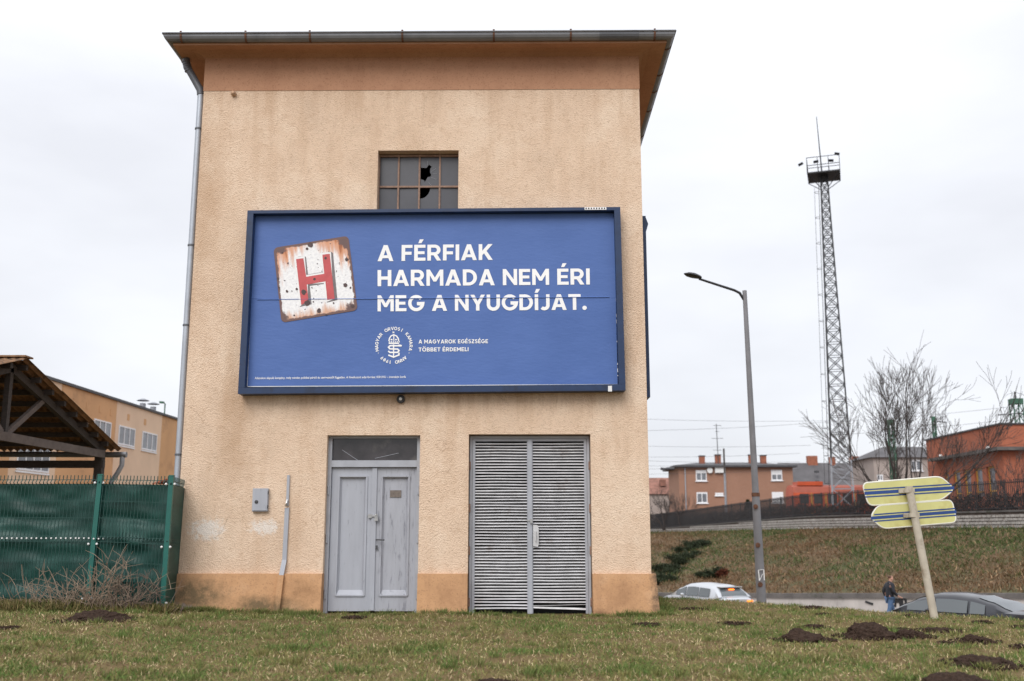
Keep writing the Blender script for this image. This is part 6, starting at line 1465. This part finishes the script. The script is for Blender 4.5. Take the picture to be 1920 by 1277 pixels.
# dry weed stalks along the green fence
def weeds(name, px, py, y, n_, hgt, spread, label, seed, col='weed'):
    rs_ = random.Random(seed); q = P(px, py, y); q.z = ground_z(q.x, q.y)-.02; t_ = thing(name, q, label, 'weeds', 'dry weeds along the green fence'); mb = MB()
    for k in range(n_):
        p_ = q+Vector((rs_.gauss(0, spread), rs_.gauss(0, .05), 0)); d_ = Vector((rs_.gauss(0, .45), rs_.gauss(-.05, .15), 1)).normalized(); h_ = hgt*rs_.uniform(.35, 1.1); pts = [p_]
        for j in range(5): d_ = (d_+Vector((rs_.gauss(0, .22), rs_.gauss(0, .1), rs_.gauss(-.1, .12)))).normalized(); pts.append(pts[-1]+d_*h_/5)
        mb.tube(pts, [.0055, .005, .0042, .0036, .003, .002], 4, False)
        for j in range(rs_.randint(1, 4)):
            b_ = pts[rs_.randint(1, 4)]; e_ = b_+Vector((rs_.gauss(0, .6), rs_.gauss(0, .25), rs_.uniform(.1, .7)))*h_*.3; mb.tube([b_, (b_+e_)/2+Vector((0, 0, .02)), e_], [.0045, .0035, .002], 4, False)
    o = mb.build('stalks', M[col], t_); o['kind'] = 'stuff'
M['weed'] = pmat('dry_stalk', (.25, .185, .135), .9, .3, 15); M['weed_dark'] = pmat('dark_dry_stalk', (.13, .095, .075), .9, .3, 15)
weeds('dry_weeds', 200, 1130, YF-.12, 70, .85, .19, 'thick tangle of grey dry stalks around the middle fence post', 1)
weeds('dry_weeds', 140, 1130, YF-.08, 34, .8, .16, 'dry upright stalks left of the middle fence post', 2)
weeds('dry_weeds', 250, 1132, YF-.12, 46, .6, .18, 'low dry stalks between the two fence posts', 3, 'weed_dark')
weeds('dry_weeds', 40, 1128, YF-.05, 22, .65, .25, 'thin scattered dry stalks at the far left of the fence', 4)
weeds('dry_weeds', 320, 1142, YF-.08, 12, .2, .08, 'short dry stalks at the foot of the corner fence post', 5, 'weed_dark')
k = 9000; x = RNG.uniform(P(-60, 1130, YF).x, P(330, 1130, YF).x, k); y = YF+RNG.normal(size=k)*.12-.08; z = np.array([ground_z(a, b_) for a, b_ in zip(x, y)]); tl_ = RNG.random(k)*1.0; az = RNG.random(k)*6.283
d = np.stack([np.sin(tl_)*np.cos(az), np.sin(tl_)*np.sin(az), np.cos(tl_)], 1); col = np.where((RNG.random(k) < .45)[:, None], np.array([.085, .10, .025]), np.array([.22, .17, .075]))*(.6+.7*RNG.random(k))[:, None]
tag(leafmesh('fence_grass', np.stack([x, y, z], 1), d, .07+.13*RNG.random(k), .006+.005*RNG.random(k), col, GM), 'longer tufted grass along the foot of the green fence', 'grass', kind='stuff')

# ================================================================== the walker on the pavement
def walker():
    q = P(1667, 1100, 39.0); z0 = road_z(41.5)+.12
    t_ = thing('person', (q.x, q.y, z0), 'person in black hooded jacket and blue jeans walking along the concrete wall', 'person', None, R(6), local=True)
    def skin(name, verts, edges, mat, root=0, sub=2):
        me = bpy.data.meshes.new(name); me.from_pydata([v[:3] for v in verts], edges, []); me.materials.append(mat)
        o = bpy.data.objects.new(name, me); C.objects.link(o); o.parent = t_
        md = o.modifiers.new('skin', 'SKIN'); md.use_smooth_shade = True
        for i, v in enumerate(verts):
            sv = me.skin_vertices[0].data[i]; r_ = v[3]; sv.radius = r_ if isinstance(r_, tuple) else (r_, r_); sv.use_root = i == root
        sb = o.modifiers.new('sub', 'SUBSURF'); sb.levels = sub; sb.render_levels = sub; return o
    sk = pmat('skin', (.50, .27, .20), .6, .08, 20, obj=True); hair = pmat('short_brown_hair', (.11, .06, .04), .9, .2, 30, obj=True)
    jk = pmat('black_jacket', (.012, .014, .022), .7, .3, 10, bump_s=.4, bump_scale=14, bump_d=.02, obj=True); jn = pmat('blue_jeans', (.07, .13, .25), .85, .25, 12, obj=True); sh_ = pmat('dark_shoe', (.02, .018, .018), .6, .2, 10, obj=True)
    # body: x forward, y left; hip .92, knees .5, feet on the ground, mid stride
    B = [(0, 0, .95, .13), (.02, 0, 1.15, .13), (.03, 0, 1.36, .14), (.05, 0, 1.47, .06), (.07, 0, 1.53, .055), (.085, 0, 1.60, (.085, .075)), (.09, 0, 1.68, (.092, .078)), (.085, 0, 1.73, .06), (.185, 0, 1.61, .018),
         (.02, .1, .90, .085), (.14, .1, .50, .06), (.22, .1, .09, .042), (.36, .1, .04, .035),
         (-.02, -.1, .90, .085), (-.08, -.1, .50, .06), (-.30, -.1, .12, .042), (-.19, -.1, .04, .035),
         (.02, .19, 1.40, .06), (-.10, .25, 1.16, .048), (-.02, .25, .93, .036), (.02, .25, .85, .034),
         (.02, -.19, 1.40, .06), (.02, -.26, 1.15, .048), (.22, -.22, .99, .036), (.29, -.20, .95, .034)]
    E_ = [(0, 1), (1, 2), (2, 3), (3, 4), (4, 5), (5, 6), (6, 7), (5, 8), (0, 9), (9, 10), (10, 11), (11, 12), (0, 13), (13, 14), (14, 15), (15, 16), (2, 17), (17, 18), (18, 19), (19, 20), (2, 21), (21, 22), (22, 23), (23, 24)]
    for h, d_ in ((20, (.03, 0, -.1)), (24, (.09, .02, -.03))):       # five fingers each
        b_ = B[h]; d_ = Vector(d_).normalized()
        for k in range(5):
            off_ = Vector((0, (k-2)*.016, 0)) if k < 4 else Vector((.03, -.03, .01)); a = Vector(b_[:3])+off_; l1 = (.045, .052, .05, .042, .03)[k]
            i = len(B); B.append((*(a+d_*.035), .010)); B.append((*(a+d_*(.035+l1)+Vector((.006, 0, 0))), .009)); B.append((*(a+d_*(.03+l1*1.6)+Vector((.0, 0, -.014))), .008)); E_ += [(h, i), (i, i+1), (i+1, i+2)]
    skin('body', B, E_, sk)
    J = [(0, 0, .86, (.19, .15)), (.01, 0, 1.02, (.185, .15)), (.02, 0, 1.2, (.185, .15)), (.02, 0, 1.38, (.18, .14)), (.03, 0, 1.47, .10), (-.05, 0, 1.50, .075),
         (.02, .21, 1.40, .085), (-.11, .27, 1.16, .072), (-.03, .27, .95, .052), (.02, -.21, 1.40, .085), (.02, -.28, 1.15, .072), (.20, -.24, 1.0, .052)]
    skin('jacket', J, [(0, 1), (1, 2), (2, 3), (3, 4), (4, 5), (3, 6), (6, 7), (7, 8), (3, 9), (9, 10), (10, 11)], jk)
    T_ = [(0, 0, .93, .15), (.02, .1, .86, .11), (.14, .1, .50, .082), (.215, .1, .12, .065), (-.02, -.1, .86, .11), (-.08, -.1, .50, .082), (-.285, -.1, .15, .065)]
    skin('jeans', T_, [(0, 1), (1, 2), (2, 3), (0, 4), (4, 5), (5, 6)], jn)
    for x_, y_, z_, pt in ((.21, .1, .06, .16), (-.29, -.1, .07, .12)): skin('shoe', [(x_, y_, z_, .05), (x_+pt*.6, y_, z_-.01, .047), (x_+pt*1.1, y_, z_-.025, .035)], [(0, 1), (1, 2)], sh_)
    skin('hair', [(.045, 0, 1.62, (.072, .082)), (.055, 0, 1.69, (.09, .09)), (.08, 0, 1.735, (.075, .07))], [(0, 1), (1, 2)], hair)
    for s_ in (-1, 1):
        o = MB().lathe((.08, s_*.083, 1.62), [(.006, -.03), (.02, -.015), (.018, .02), (.006, .032)], 8).build('ear', sk, t_, True)
        MB().lathe((.165, s_*.032, 1.655), [(.002, -.01), (.011, -.004), (.011, .004), (.002, .01)], 8).build('eye', M['black'], t_, True)
    MB().box(.155, .172, -.025, .025, 1.555, 1.565).build('mouth', pmat('lips', (.30, .10, .09), .5), t_)
walker()
